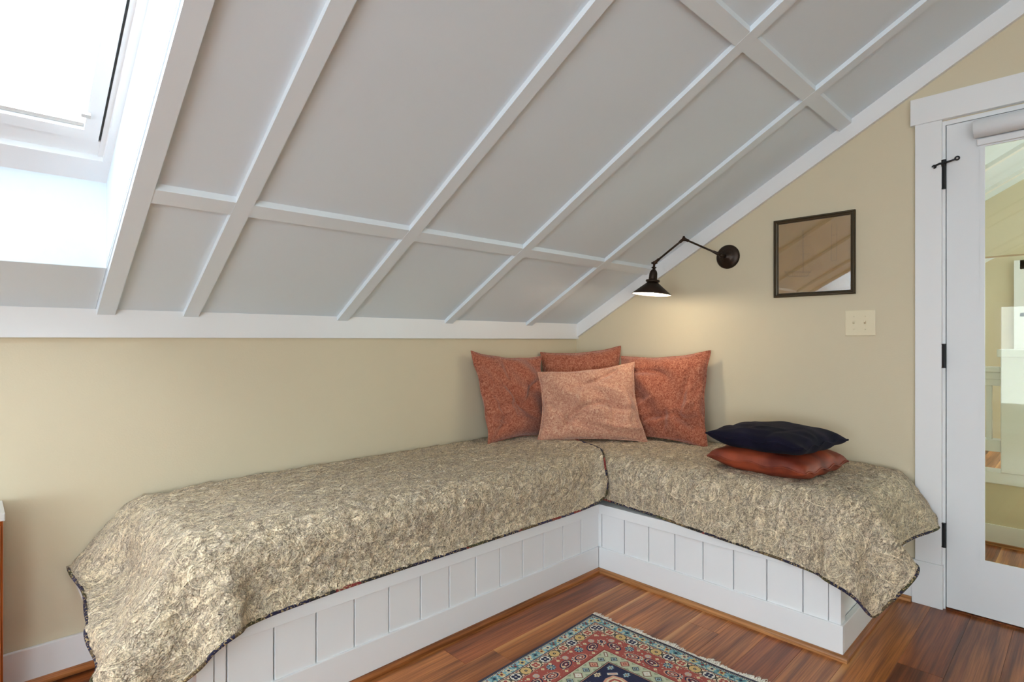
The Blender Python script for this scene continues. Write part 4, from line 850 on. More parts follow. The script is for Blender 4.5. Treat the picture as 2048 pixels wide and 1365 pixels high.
-27,0,0,27,0,0,0,0,0,0,0,0,-1,-1,-1,0,0,0,0,-1,-2,0,0,0,0,0,0,0,-27,0,0,27,0,0,0,0,0,0,0,0,
0,0,0,-1,0,-1,0,1,0,0,-1,0,0,0,0,0,-27,0,0,27,0,0,0,0,0,0,0,0,0,0,0,0,0,-1,1,-2,0,0,0,-1,
1,0,1,0,-27,0,0,27,0,0,0,0,0,0,0,0,0,0,0,0,0,0,0,0,0,-1,0,0,0,0,1,-1,0,2,-27,27,0,0,0,0,
0,0,0,0,0,0,0,0,0,0,0,0,0,0,0,0,-1,2,-2,0,0,0,0,0,0,0,0,0,0,0,0,0,0,0,0,0,0,0,0,0,
0,0,0,0,0,0,0,0,-2,2,0,0,0,0,1,-1,0,0,0,0,0,0,0,0,0,0,0,0,0,0,0,0,0,0,0,0,0,0,0,1,
-2,0,0,0,0,0,1,0,0,0,0,0,0,0,0,0,0,0,0,0,0,0,0,0,0,0,0,0,0,0,0,0,0,0,0,1,0,0,0,0,
0,0,0,0,0,0,0,0,0,0,0,0,0,0,0,1,-1,0,0,0,-1,0,0,0,1,0,-1,0,1,0,0,0,0,0,0,0,0,0,0,0,
0,0,0,0,0,0,0,0,0,0,0,0,0,0,1,-1,0,1,0,-1,0,0,0,0,0,0,0,0,0,0,0,0,0,0,0,0,0,0,0,0,
0,0,0,0,0,-1,1,0,0,0,0,0,0,0,0,0,0,0,0,0,0,0,0,0,0,0,0,0,0,0,0,0,0,0,0,0,1,-1,0,0,
0,0,0,0,0,0,0,0,0,0,0,0,0,0,0,0,0,0,0,0,0,0,0,0,0,-1,1,-1,1,0,0,0,0,0,0,0,0,0,0,0,
0,0,0,0,0,0,0,0,0,0,0,0,0,0,0,0,1,-1,1,-1,1,-1,0,1,0,0,0,0,0,0,0,0,0,0,0,0,0,0,0,0,
0,0,0,0,0,0,0,-1,1,-1,1,-1,1,0,0,0,0,0,0,0,0,0,0,0,0,0,0,0,0,0,0,0,0,0,0,0,0,0,1,-1,
1,-1,1,0,0,-1,0,0,0,0,0,0,0,0,0,0,0,0,0,0,0,0,0,0,0,0,0,0,0,-1,1,-1,1,0,0,0,0,0,0,0,
0,0,0,0,0,0,0,0,0,0,0,0,0,0,0,0,0,0,0,0,-1,1,1,0,-1,0,0,0,0,0,0,0,0,0,0,0,0,0,0,0,
0,0,0,0,0,0,0,0,0,0,0,1,-1,-1,0,1,0,0,0,0,0,0,0,0,0,0,0,0,0,0,0,0,0,0,0,0,0,0,0,0,
0,0,-1,1,1,0,-1,0,0,1,0,0,0,0,0,0,0,0,0,0,0,0,0,0,0,0,0,0,0,0,0,0,0,0,0,0,0,0,0,0,
0,0,0,0,0,0,0,0,0,0,0,0,0,0,0,0,0,0,0,0,0,0,0,0,1,0,-1,0,1,0,0,-1,0,0,0,0,0,0,0,0,
0,0,0,0,0,0,0,0,0,0,0,0,0,0,0,-1,0,1,0,-1,1,0,0,0,0,0,0,0,0,0,0,0,0,0,0,0,0,0,0,0,
0,0,0,0,0,0,1,0,0,-1,1,-1,0,0,0,0,0,0,0,0,0,0,0,0,0,0,0,0,0,0,0,0,0,0,0,0,0,-1,1,-1,
1,0,0,0,0,0,0,0,0,0,0,0,0,0,0,0,0,0,0,0,0,0,0,0,0,0,0,0,1,-3,3,0,-1,0,0,0,0,0,0,0,
0,0,0,0,0,0,0,0,0,0,0,0,0,0,0,0,0,0,0,0,0,0,-1,1,0,0,0,0,0,0,0,0,0,0,0,0,0,0,0,0,
0,0,0,0,0,0,0,0,0,0,0,1,0,0,-1,0,0,1,0,0,0,0,0,0,0,0,0,0,0,0,0,0,0,0,0,0,0,0,0,0,
0,0,-1,0,1,0,0,0,0,0,0,0,0,0,0,0,0,0,0,0,0,0,0,0,0,0,0,0,0,0,0,1,-1,1,0,-1,1,0,0,-1,
0,0,0,0,0,0,0,0,0,0,0,0,0,0,0,0,0,0,0,0,0,0,-1,1,0,0,0,0,0,0,0,0,0,0,0,0,0,0,0,0,
0,0,0,0,0,0,0,0,0,0,0,0,0,1,0,-1,-2,2,0,0,0,0,0,0,0,0,0,0,0,0,0,0,0,0,0,0,0,0,0,0,
0,0,0,0,0,-1,1,0,0,0,0,0,0,0,0,0,0,0,0,0,0,0,0,0,0,0,0,0,0,0,0,0,0,0,0,0,1,0,0,0,
-1,0,0,0,0,0,0,0,0,0,0,0,0,0,0,0,0,0,0,0,0,0,0,0,0,0,0,0,0,-1,1,0,0,0,1,0,0,0,0,0,
0,0,0,0,0,0,0,0,0,0,0,0,0,0,0,0,0,0,0,0,1,-1,1,0,0,-1,0,0,0,0,0,0,0,0,0,0,0,0,0,0,
0,0,0,0,0,0,0,0,0,0,0,0,0,0,0,0,0,0,0,0,0,0,0,0,0,0,0,0,0,0,0,0,0,0,0,0,0,0,0,0,
1,0,0,0,-1,0,0,0,0,0,0,0,0,0,0,0,0,0,0,0,0,0,0,0,0,0,0,0,0,0,0,-1,0,0,1,0,0,0,0,0,
0,0,0,0,0,0,0,0,0,0,0,0,0,0,0,0,0,0,0,0,0,0,1,0,0,-1,1,0,-1,0,0,0,0,0,0,0,0,0,0,0,
0,0,0,0,0,0,0,0,0,0,0,0,0,0,0,0,0,-1,0,1,0,0,0,0,0,0,0,0,0,0,0,0,0,0,0,0,0,0,0,0,
0,0,0,1,-1,0,1,-1,1,0,-1,0,0,0,0,0,0,0,0,0,0,0,0,0,0,0,0,0,0,0,0,0,0,0,-1,1,0,-1,1,0,
-1,1,0,0,0,0,0,0,0,0,0,0,0,0,0,0,0,0,0,0,0,0,0,0,0,1,-1,0,1,-1,0,1,-1,0,0,0,0,0,0,0,
0,0,0,0,0,0,0,0,0,0,0,0,0,0,0,0,-1,1,0,-1,1,-1,0,1,0,0,0,0,0,0,0,0,0,0,0,0,0,0,0,0,
0,0,0,0,0,0,0,0,0,0,0,0,0,0,0,0,0,0,0,0,0,0,0,0,0,0,0,0,0,0,0,0,0,0,0,0,0,0,0,-1,
0,0,0,0,0,0,0,0,0,0,0,0,0,0,0,0,0,0,0,0,0,0,0,0,0,0,0,0,0,0,-1,0,0,0,1,-1,0,0,0,0,
0,0,0,0,0,0,0,0,0,0,0,0,0,0,0,0,0,0,0,0,-1,0,-1,0,1,-1,1,0,1,0,0,0,0,0,0,0,0,0,0,0,
0,0,0,0,0,0,0,0,0,0,0,0,0,0,-2,1,0,0,0,0,0,0,0,0,0,0,0,0,0,0,0,0,0,0,0,0,0,0,0,0,
0,-1,0,-1,0,1,-1,0,1,0,-1,0,0,0,0,0,0,0,0,0,0,0,0,0,0,0,0,0,0,0,0,0,0,-1,0,-1,2,-2,1,-1,
0,1,0,0,0,0,0,0,0,0,0,0,0,0,0,0,0,0,0,0,0,0,0,0,-2,0,-1,-1,2,-1,0,1,0,0,0,0,0,0,0,0,
0,0,0,0,0,0,0,0,0,0,0,0,0,0,-1,0,-1,0,0,-2,0,0,0,3,0,0,0,0,0,0,0,0,0,0,0,0,0,0,0,0,
0,0,0,0,0,-1,-1,-2,0,-1,2,-1,0,0,1,0,0,0,0,0,0,0,0,0,0,0,0,0,0,0,0,-2,2,0,0,0,-1,-2,1,-1,
0,0,-1,1,0,-1,0,0,0,-2,0,0,0,0,0,0,0,0,0,0,0,0,2,-1,1,0,0,-1,-2,-2,0,1,0,5,2,0,-8,-20,13,5,
1,0,0,0,0,0,0,0,0,0,0,0,0,0,1,0,0,0,-3,-1,-3,1,1,8,6,1,0,-3,-13,11,1,1,0,0,0,0,0,0,0,0,
0,0,0,0,0,0,0,0,0,-2,-3,-4,4,10,4,2,2,1,0,-3,3,0,0,0,0,0,0,0,0,0,0,0,0,0,0,0,0,-1,0,-1,
-4,-3,-5,1,0,6,5,7,5,5,1,-1,-1,0,-1,0,0,0,0,0,-1,0,-1,-1,-1,-2,-2,-3,-1,-3,-1,-3,-1,0,-4,0,2,5,7,8,
7,16,-27,-5,-1,0,0,0,-1,-2,-2,-1,-2,-1,-2,-1,-2,-2,-2,-4,-1,-5,1,1,1,0,-3,3,4,6,6,10,-24,-1,-1,-1,-2,-3,-3,-2,
-2,-2,0,-1,-1,-1,-2,0,-2,0,-2,-3,1,2,4,10,-3,-2,-5,-1,3,5,5,-40,0,0,0,-2,-3,-5,-5,-3,-2,-1,-1,0,-1,-1,-1,-1,
-1,0,0,0,7,10,7,7,-2,-5,-4,-5,-1,5,-51,0,-1,0,-2,-4,-3,-4,-2,-2,0,1,-1,2,0,0,2,0,1,2,3,6,7,10,6,3,
-4,-6,-3,-7,-3,-56,-1,0,-2,-2,-4,-4,-3,-3,0,0,0,1,0,1,1,1,1,1,2,1,5,8,8,10,7,1,-1,-7,-5,-8,-74,1,0,1,
-1,0,-1,0,-1,2,1,1,0,1,1,2,2,2,2,0,1,3,6,8,7,7,4,2,-7,-3,-5,-73,0,0,0,0,-1,0,-1,0,1,0,1,2,
1,2,1,1,1,1,1,0,1,6,8,8,5,4,0,0,0,-3,-74,1,0,1,0,1,0,1,2,1,1,2,1,1,2,1,1,2,0,1,-1,-3,
3,8,8,8,5,-5,3,-1,-1,-73,0,1,-1,2,3,3,4,3,2,2,0,2,1,0,1,0,-2,0,0,2,-3,-5,5,8,11,2,2,0,0,-1,
-59,1,1,2,3,4,6,3,3,1,0,0,-1,1,4,-1,-5,0,-4,0,-1,-1,-6,-5,6,8,7,4,1,0,-1,0,0,0,0,0,-1,-2,0,-2,
-1,-1,-1,-1,-2,-5,-1,0,-6,-5,-14,-15,-7,-2,5,7,4,9,8,4,0,0,0,0,0,0,0,0,0,-1,-1,-3,-5,-7,-11,-14,-14,5,11,-7,
-13,-5,0,-1,2,5,5,7,7,7,3,2,1,]
QB = [-75,-70,-69,-70,-69,-70,-69,-70,-70,-69,-70,-69,-70,-70,-69,-70,-69,-72,-67,-72,-69,-71,-69,-69,-68,-59,-42,-25,-13,-3,-1,0,0,0,0,-1,0,0,0,0,
-1,1,-1,0,1,-1,0,-1,0,-3,0,-2,-3,-2,-1,6,6,2,-1,2,2,6,0,0,-1,0,1,0,-1,0,0,0,-1,1,0,-1,0,0,0,-1,
1,-4,0,-3,2,-6,-3,-1,5,10,8,3,-6,0,0,0,0,-1,0,0,0,0,0,0,-1,0,0,0,0,0,-2,-2,1,0,2,-5,2,3,0,0,
0,2,-2,1,0,0,0,0,-1,0,0,0,0,0,0,-1,0,0,0,0,0,-1,0,0,0,0,1,1,-2,1,2,0,0,0,0,0,0,-1,0,1,
0,-1,0,0,-1,0,1,0,-1,0,0,-1,1,0,-1,0,-1,2,-2,1,2,-1,2,-6,-7,-7,0,0,0,0,-1,0,0,0,0,0,0,-1,0,0,
0,0,0,2,0,-2,0,0,-2,1,2,-1,1,1,0,-3,-3,0,-1,1,-1,1,-1,1,-1,-1,1,-1,1,-1,1,-1,0,0,0,0,2,-3,0,3,
-2,-1,1,1,1,4,2,2,0,0,0,0,-1,0,0,0,0,0,0,-1,1,-1,0,-1,1,-1,0,0,0,0,0,3,-2,1,0,1,2,8,7,0,
0,-1,0,1,0,-1,0,0,-1,1,0,-1,0,0,0,0,-2,-1,2,3,0,-3,-1,2,0,2,-1,1,0,2,0,0,0,0,-1,0,0,0,0,0,
-1,0,0,0,0,0,-1,0,3,-3,0,-1,1,0,1,1,0,1,0,0,0,0,0,0,0,0,-1,0,0,0,0,0,0,0,-1,0,0,0,0,-3,
3,-1,0,0,0,1,-1,2,1,-1,-3,-4,0,0,-1,0,0,1,-1,0,0,0,-1,0,0,1,-1,0,0,0,-1,0,0,0,0,0,0,2,0,1,
1,3,2,0,0,0,0,-1,0,1,-1,0,-1,1,0,-1,0,0,0,0,-1,1,-2,1,0,2,-1,-1,1,1,1,0,0,2,0,-1,1,-1,1,-1,
0,0,0,0,0,-1,0,0,0,0,-1,1,0,1,-2,0,0,2,-1,0,1,1,0,-2,-4,0,0,0,0,-1,1,-1,0,0,0,-1,0,1,-1,0,
0,0,0,-1,-1,4,0,-3,0,2,0,0,1,0,2,5,0,0,-1,1,0,-1,0,0,-1,1,0,0,-1,0,0,0,0,-1,1,-1,0,0,0,-1,
2,0,1,1,0,0,-3,0,0,0,-1,0,0,0,0,0,-1,0,0,0,0,1,-1,0,0,-1,1,-1,0,0,1,0,0,2,0,0,0,3,0,0,
0,0,0,-1,0,0,0,0,0,0,0,0,-1,-1,0,1,0,0,-1,0,0,0,0,3,-1,1,0,-1,-3,0,0,0,-1,0,1,0,-1,0,0,0,
-1,0,0,0,0,0,-1,0,0,0,0,0,1,0,-1,3,0,0,1,2,0,0,-1,1,-1,0,0,0,0,0,-1,1,-1,0,0,0,0,0,0,-1,
0,0,0,0,1,1,0,1,0,0,-2,0,-1,1,-1,1,-1,0,0,0,-1,1,-1,1,-1,0,0,0,0,-1,1,-1,0,0,0,0,1,2,0,0,
0,3,0,0,0,0,-1,1,-1,0,0,0,-1,1,-1,0,0,0,-1,0,1,-1,0,0,0,0,1,1,0,1,0,0,-3,0,0,-1,1,0,-1,0,
0,0,0,0,-1,0,1,-1,0,0,0,-1,0,1,-1,0,0,1,1,1,0,0,0,3,0,0,0,-1,0,0,0,0,-1,1,0,0,0,-1,0,0,
0,0,0,0,-1,0,0,1,0,0,1,1,0,0,-3,0,0,0,0,0,0,-1,0,0,-1,0,0,0,0,0,0,0,-1,1,-1,0,0,0,0,0,
2,1,0,0,0,3,0,0,0,-1,0,0,1,-1,0,0,0,0,-1,0,0,0,-1,1,-1,1,-1,0,0,0,0,2,1,0,0,0,-4,0,0,-1,
1,0,-1,0,0,0,0,-1,0,1,-1,0,0,0,-1,2,-2,0,0,0,0,1,1,1,0,0,1,2,0,-1,1,-1,0,0,0,0,0,-1,1,-1,
0,0,0,-1,1,0,0,0,0,-1,0,0,1,1,1,0,0,-1,0,0,0,0,0,-1,1,-1,0,0,0,0,0,-1,1,-1,0,0,0,-1,0,0,
0,0,1,0,0,1,1,0,1,0,0,0,-1,1,0,-1,0,1,-1,0,-1,0,1,-1,0,0,-1,0,0,0,0,0,0,1,0,1,1,0,0,-1,
0,0,0,0,-1,0,0,0,0,0,0,0,0,-1,0,0,0,0,0,0,0,-1,0,0,0,1,2,0,0,0,0,1,0,0,0,0,0,0,0,-1,
-1,0,0,0,0,0,0,0,0,0,-1,0,0,0,0,0,1,1,1,0,0,0,-1,0,0,0,-1,0,0,0,0,0,0,0,0,0,-1,0,0,0,
-1,1,-1,0,0,0,1,0,1,1,0,0,0,0,0,0,-1,1,0,-1,0,0,0,0,0,-1,0,1,-1,0,0,0,-1,1,0,-1,0,0,2,0,
1,0,0,1,-1,0,0,0,0,-1,1,-1,0,0,0,-1,1,-1,0,0,0,-1,0,1,-1,0,0,0,1,0,1,1,0,0,0,2,0,-1,1,-1,
1,-1,0,0,0,-1,1,-1,1,-1,0,0,0,0,-1,0,0,0,0,1,0,2,0,0,0,0,1,0,0,-1,1,-1,0,0,0,0,0,-1,1,-1,
0,0,0,0,0,0,-1,0,0,0,0,2,0,1,0,0,2,-6,0,0,0,-1,0,0,1,-1,0,0,0,-1,0,0,0,-1,1,-1,0,1,-1,0,
1,0,0,1,1,0,0,-2,-11,0,0,0,0,0,0,-1,0,0,0,0,0,-1,0,0,0,-1,1,-1,0,0,0,0,2,1,0,0,0,-1,-7,-11,
0,0,0,-1,0,0,0,0,0,-1,0,0,1,0,-1,0,0,0,0,-1,1,-1,0,1,1,0,1,-1,-4,-7,-4,0,0,-1,1,0,-1,0,0,-1,
1,0,-1,0,0,0,0,0,-1,0,0,-3,3,0,1,1,1,-1,-3,-4,-1,-1,0,0,0,0,-1,1,-1,0,0,0,-1,1,-1,0,1,-1,0,0,
0,0,2,-2,0,0,0,1,-1,-2,-1,-2,0,0,-1,1,-1,1,-1,0,0,0,0,0,-1,1,-1,0,0,-1,0,0,0,-3,2,1,1,0,2,-1,
-1,-1,-1,-1,0,0,0,0,-1,0,1,-1,0,-1,1,0,-1,0,0,0,0,0,0,-1,0,0,0,-1,2,1,1,-1,-1,-1,-1,0,0,-1,0,0,
1,-1,0,0,0,-1,0,0,1,-1,0,0,-1,0,1,0,0,-1,0,1,2,-1,0,0,-1,-1,0,0,0,0,0,-1,0,0,0,0,0,0,0,-1,
0,0,0,0,0,-1,0,-1,1,1,1,1,0,-1,-1,0,-1,0,0,0,0,-1,0,0,0,0,0,-1,0,0,0,0,0,-1,0,-2,0,0,2,-1,
2,1,0,0,0,-1,0,0,0,0,-1,0,1,-1,0,0,0,-1,1,0,-1,0,0,-1,1,0,-1,2,-2,-1,1,0,1,2,0,-1,0,-1,0,0,
0,0,0,-1,1,-1,0,-1,1,0,-1,1,-1,0,0,0,-1,0,-3,4,-2,1,0,1,2,-1,0,1,0,-1,0,-1,1,-1,1,-1,1,-1,0,0,
-1,1,-1,0,0,0,0,0,0,0,-2,0,0,2,1,1,0,1,0,-1,-1,0,0,0,0,-1,0,0,0,0,-1,1,-1,0,1,-1,0,-1,-1,0,
0,-1,0,1,0,2,2,0,-1,0,1,0,0,0,-1,0,1,0,-1,0,0,0,-1,1,0,-1,0,0,0,0,0,-1,-1,0,1,2,0,0,0,0,
-1,-1,3,0,0,0,0,-1,0,0,0,0,0,0,-1,0,0,0,0,0,-1,-2,1,3,-2,0,0,2,1,-1,-2,-3,-3,9,0,0,0,0,-1,0,
0,0,0,0,0,-1,0,0,0,0,0,0,-1,0,-1,0,1,1,1,1,0,1,3,6,-10,0,0,-1,0,1,0,-1,0,0,-1,0,1,0,-1,0,
0,-1,-2,1,-1,-1,2,-1,3,1,1,0,1,0,-3,2,0,0,0,0,-1,0,0,0,0,0,0,-1,0,0,0,0,0,0,-1,-1,0,-1,2,-1,
2,2,1,0,-2,-8,-5,0,-1,1,-1,1,-1,1,-1,-1,1,-1,1,-1,1,-1,0,0,-5,0,-2,2,-1,2,3,2,1,2,-1,-3,-4,20,-1,1,
-1,1,-1,0,-1,0,0,-2,1,-2,0,-3,0,-5,0,7,1,2,-4,2,0,1,3,-4,-4,-1,4,-2,8,-1,1,1,-1,0,0,0,-1,0,0,-1,
-2,-2,-2,0,-3,-1,2,-2,-1,2,1,3,3,-1,-10,-8,-1,3,16,5,1,1,-1,0,0,-1,0,-1,0,0,0,-2,0,1,-2,1,1,-2,2,-1,
-2,-2,1,1,-14,-16,-4,-5,5,13,-3,1,1,0,-1,0,-2,1,1,0,-4,-1,2,1,-1,2,0,0,-2,0,-1,-1,-4,0,0,-9,-8,-12,-9,-12,
1,4,1,0,-1,0,-1,2,0,-3,0,2,1,-1,1,0,-1,2,-1,2,0,3,1,1,-1,1,-2,-9,-10,-12,-13,-18,-9,-2,0,2,-2,2,0,-1,
2,0,1,0,1,-1,1,1,0,2,2,2,-1,3,4,1,5,2,-5,-11,-10,-13,-15,-14,-3,-1,-2,4,1,0,0,2,-1,2,-1,1,0,2,-1,2,
-1,3,0,7,1,4,1,12,10,-2,-7,-11,-9,-13,-16,-2,-1,1,0,0,2,-1,1,2,-2,1,2,0,2,1,2,-1,3,-1,2,6,-2,-6,-4,25,
13,1,-5,-5,-8,-12,-3,-1,0,2,0,0,1,0,-1,2,0,0,1,0,0,0,2,-3,2,7,10,0,-6,-15,9,27,11,-2,1,-3,-6,-6,-1,0,
0,6,2,1,-1,0,1,0,0,0,0,0,2,-1,1,-1,4,12,4,-5,-13,-19,26,27,11,0,-1,-2,-6,0,-1,0,3,4,1,0,0,0,0,0,
1,-1,1,-2,0,0,4,7,8,6,0,-11,-16,-9,26,25,7,3,0,-6,0,3,-3,1,3,3,1,0,-1,1,0,-1,0,0,1,-1,1,5,7,5,
7,0,-5,-14,-19,6,24,19,10,4,-3,1,-2,2,-1,1,1,1,1,0,-1,0,1,0,0,-1,1,3,6,8,3,4,4,-3,-9,-17,-17,17,17,18,
11,-50,0,0,0,0,0,0,0,0,0,0,0,0,0,0,0,0,-4,-4,-4,-4,0,2,8,4,0,-1,-1,-3,-2,-3,-75,0,0,0,0,0,0,0,
0,0,0,0,0,0,0,0,0,1,3,3,4,2,0,-7,-5,0,0,0,1,-1,1,-75,0,0,0,0,0,0,0,0,0,0,0,0,0,0,0,0,
2,1,1,1,-1,0,1,1,-2,-1,-1,-1,2,-1,-75,0,0,0,0,0,0,0,0,0,0,0,0,0,0,0,0,0,-1,1,-1,1,0,-1,-1,2,
0,1,1,-1,2,-75,0,0,0,0,0,0,0,0,0,0,0,0,0,0,0,0,0,2,-1,1,-1,1,-1,1,0,0,-1,1,0,-2,-75,0,0,0,
0,0,0,0,0,0,0,0,0,0,0,0,0,1,-1,0,0,1,-2,1,0,-1,1,1,0,1,3,-75,0,0,0,0,0,0,0,0,0,0,0,0,
0,0,0,0,0,1,1,0,-1,0,0,1,0,0,-1,1,0,0,-75,0,0,0,0,0,0,0,0,0,0,0,0,0,0,0,0,0,0,0,-1,0,
1,-1,0,1,0,1,1,0,0,-75,0,0,0,0,0,0,0,0,0,0,0,0,0,0,0,0,1,0,0,0,1,-1,1,-1,0,0,1,-1,1,1,
-75,0,0,0,0,0,0,0,0,0,0,0,0,0,0,0,0,-1,0,0,1,-1,0,0,0,1,1,-1,2,0,0,-75,0,0,0,0,0,0,0,0,
0,0,0,0,0,0,0,0,1,0,0,0,0,1,0,0,-1,0,1,-1,1,0,-75,0,0,0,0,0,0,0,0,0,0,0,0,0,0,0,0,0,
-1,1,0,0,-1,0,1,0,1,0,1,0,0,-75,0,0,0,0,0,0,0,0,0,0,0,0,0,0,0,0,0,1,0,0,0,0,0,0,1,-1,
1,-1,1,0,-75,0,0,0,0,0,0,0,0,0,0,0,0,0,0,0,0,0,0,-1,0,0,1,0,0,0,1,0,1,-1,1,-75,0,0,0,0,
0,0,0,0,0,0,0,0,0,0,0,0,1,0,0,0,1,-1,1,-1,1,0,0,-1,1,0,-75,0,0,0,0,0,0,0,0,0,0,0,0,0,
0,0,0,-1,0,0,1,-1,1,-1,2,-1,0,0,2,0,0,-75,0,0,0,0,0,0,0,0,0,0,0,0,0,0,0,0,1,0,0,0,0,0,
1,-1,0,0,1,-1,0,1,-75,0,0,0,0,0,0,0,0,0,0,0,0,0,0,0,0,-1,0,1,-1,1,0,-1,1,0,1,0,1,0,0,-75,
0,0,0,0,0,0,0,0,0,0,0,0,0,0,0,1,0,0,0,0,0,0,1,0,0,0,-1,0,1,-1,-75,0,0,0,0,0,0,0,0,0,
0,0,0,0,0,0,0,-1,1,-1,1,0,0,0,0,0,0,1,1,-1,1,-75,0,0,0,0,0,0,0,0,0,0,0,0,0,0,0,0,1,0,
0,0,0,0,0,0,1,0,0,-1,1,0,-75,0,0,0,0,0,0,0,0,0,0,0,0,0,0,0,0,0,-1,1,-1,0,1,0,0,0,1,0,
0,0,1,-75,0,0,0,0,0,0,0,0,0,0,0,0,0,0,0,0,0,1,0,0,1,-1,0,1,0,-1,1,0,0,-1,-75,0,0,0,0,0,
0,0,0,0,0,0,0,0,0,0,0,0,-1,0,1,-1,1,0,0,0,1,0,0,1,0,-75,0,0,0,0,0,0,0,0,0,0,0,0,0,0,
0,0,0,1,0,0,0,0,0,0,1,0,0,0,-1,1,-75,0,0,0,0,0,0,0,0,0,0,0,0,0,0,0,0,0,-1,0,1,0,0,0,
0,0,0,1,0,1,0,-75,0,0,0,0,0,0,0,0,0,0,0,0,0,0,0,0,0,1,0,0,0,0,1,0,0,0,-1,1,0,0,-75,0,
0,0,0,0,0,0,0,0,0,0,0,0,0,0,0,0,0,0,-1,1,0,0,0,0,0,1,0,0,0,-75,0,0,0,0,0,0,0,0,0,0,
0,0,0,0,0,0,1,-1,1,0,0,0,0,0,1,0,0,0,0,0,-75,0,0,0,0,0,0,0,0,0,0,0,0,0,0,0,0,-1,1,-1,
1,0,0,0,0,0,1,0,0,0,1,-75,0,0,0,0,0,0,0,0,0,0,0,0,0,0,0,0,1,0,0,0,0,0,0,1,0,0,-1,1,
0,0,-75,0,0,0,0,0,0,0,0,0,0,0,0,0,0,0,0,-1,0,1,-1,1,0,0,0,0,0,1,0,0,0,-75,0,0,0,0,0,0,
0,0,0,0,0,0,0,0,0,0,1,0,0,0,0,0,1,-1,1,0,0,-1,1,0,-75,0,0,0,0,0,0,0,0,0,0,0,0,0,0,0,
0,-1,1,-1,1,-1,1,0,1,-1,1,0,1,0,0,-75,0,0,0,0,0,0,0,0,0,0,0,0,0,0,0,0,1,-1,1,0,0,0,0,0,
1,0,0,-1,0,0,-75,0,0,0,0,0,0,0,0,0,0,0,0,0,0,0,0,0,0,0,0,0,0,0,0,1,-1,1,1,0,0,-75,0,0,
0,0,0,0,0,0,0,0,0,0,0,0,0,0,0,1,0,0,0,0,0,1,-2,3,-2,0,1,0,-75,0,0,0,0,0,0,0,0,0,0,0,
0,0,0,0,0,0,-1,0,0,1,0,0,0,2,-1,0,1,-1,0,-75,0,0,0,0,0,0,0,0,0,0,0,0,0,0,0,0,0,1,0,0,
0,0,1,-1,0,-2,3,-1,1,1,-75,0,0,0,0,0,0,0,0,0,0,0,0,0,0,0,0,0,-1,0,1,0,0,0,1,-1,1,0,1,0,
2,-75,0,0,0,0,0,0,0,0,0,0,0,0,0,0,0,0,0,1,0,0,0,0,0,0,1,-1,0,0,1,1,-75,0,0,0,0,0,0,0,
0,0,0,0,0,0,0,0,0,0,0,-1,0,0,0,0,1,0,1,1,0,1,0,-75,0,0,0,0,0,0,0,0,0,0,0,0,0,0,0,0,
0,0,1,0,0,0,1,-1,1,0,-1,1,0,0,-75,0,0,0,0,0,0,0,0,0,0,0,0,0,0,0,0,-1,1,-1,0,-1,1,0,1,0,
0,1,1,0,-1,-75,0,0,0,0,0,0,0,0,0,0,0,0,0,0,0,0,1,-1,2,-1,1,0,-1,0,0,1,0,-1,0,1,-75,0,0,0,
0,0,0,0,0,0,0,0,0,0,0,0,0,-1,1,-1,0,-1,0,1,1,0,0,1,1,0,0,-75,0,0,0,0,0,0,0,0,0,0,0,0,
0,0,0,0,1,0,0,0,0,1,0,-1,1,0,0,0,0,0,-75,0,0,0,0,0,0,0,0,0,0,0,0,0,0,0,0,-2,-1,0,0,1,
0,1,1,0,1,0,0,1,0,-75,0,0,0,0,0,0,0,0,0,0,0,0,0,0,0,0,1,0,1,0,-1,0,0,0,1,-1,0,1,0,0,
-75,0,0,0,0,0,0,0,0,0,0,0,0,0,0,0,0,-1,-2,-2,3,0,0,0,2,-2,3,1,0,0,0,-75,0,0,0,0,0,0,0,0,
0,0,0,0,0,0,0,0,1,2,-1,-1,0,0,1,-1,0,0,0,0,1,0,-75,0,0,0,0,0,0,0,0,0,0,0,0,0,0,0,0,-2,
-2,1,-3,2,1,0,2,2,0,1,0,0,1,-75,0,0,0,0,0,0,0,0,0,0,0,0,0,0,0,0,1,0,1,0,-1,0,1,-1,0,0,
0,1,0,1,-75,0,0,0,0,0,0,0,0,0,0,0,0,0,0,0,1,-4,-3,-1,2,1,1,0,2,2,0,0,1,1,0,-75,0,0,0,0,
0,0,0,0,0,0,0,0,0,0,0,0,1,2,-1,-1,1,0,0,0,-1,1,0,0,0,-1,-75,0,0,0,0,0,0,0,0,0,0,0,0,0,
0,0,0,-3,-3,0,1,0,0,3,1,1,1,1,0,1,1,-75,0,0,0,0,0,0,0,0,0,0,0,0,0,0,0,0,1,1,0,0,0,1,
-2,1,0,0,0,0,0,0,-75,0,0,0,0,0,0,0,0,0,0,0,0,0,0,0,0,-4,-1,-1,0,0,1,4,-1,3,0,0,1,1,3,-75,
-2,-1,0,0,0,0,0,0,0,0,0,0,0,0,0,-2,7,2,0,-2,1,0,-1,1,-1,0,0,0,3,-3,-78,-2,0,0,2,0,-2,0,0,0,
0,-2,-1,1,0,-2,0,4,-2,-1,0,-1,3,5,3,0,2,1,-2,-4,2,-74,0,1,0,-2,-2,3,-2,0,1,0,0,2,-3,2,0,1,-2,2,
1,-1,1,0,0,1,6,3,2,-2,-6,-1,-76,-7,0,0,0,5,-3,2,0,-1,0,1,-2,3,-1,1,-1,0,1,-2,-4,-1,3,7,3,2,5,7,
10,1,-4,-70,1,-1,0,2,-3,0,2,0,-1,-1,1,0,0,-2,2,0,0,0,2,-1,0,1,0,-2,-2,0,3,6,17,12,-60,-5,1,2,-1,0,
1,-2,-1,1,1,1,1,-3,2,-1,0,1,0,-2,-1,-1,3,5,1,-7,-6,-4,0,4,9,-44,2,0,0,-1,0,1,-1,1,0,0,-2,0,3,-1,
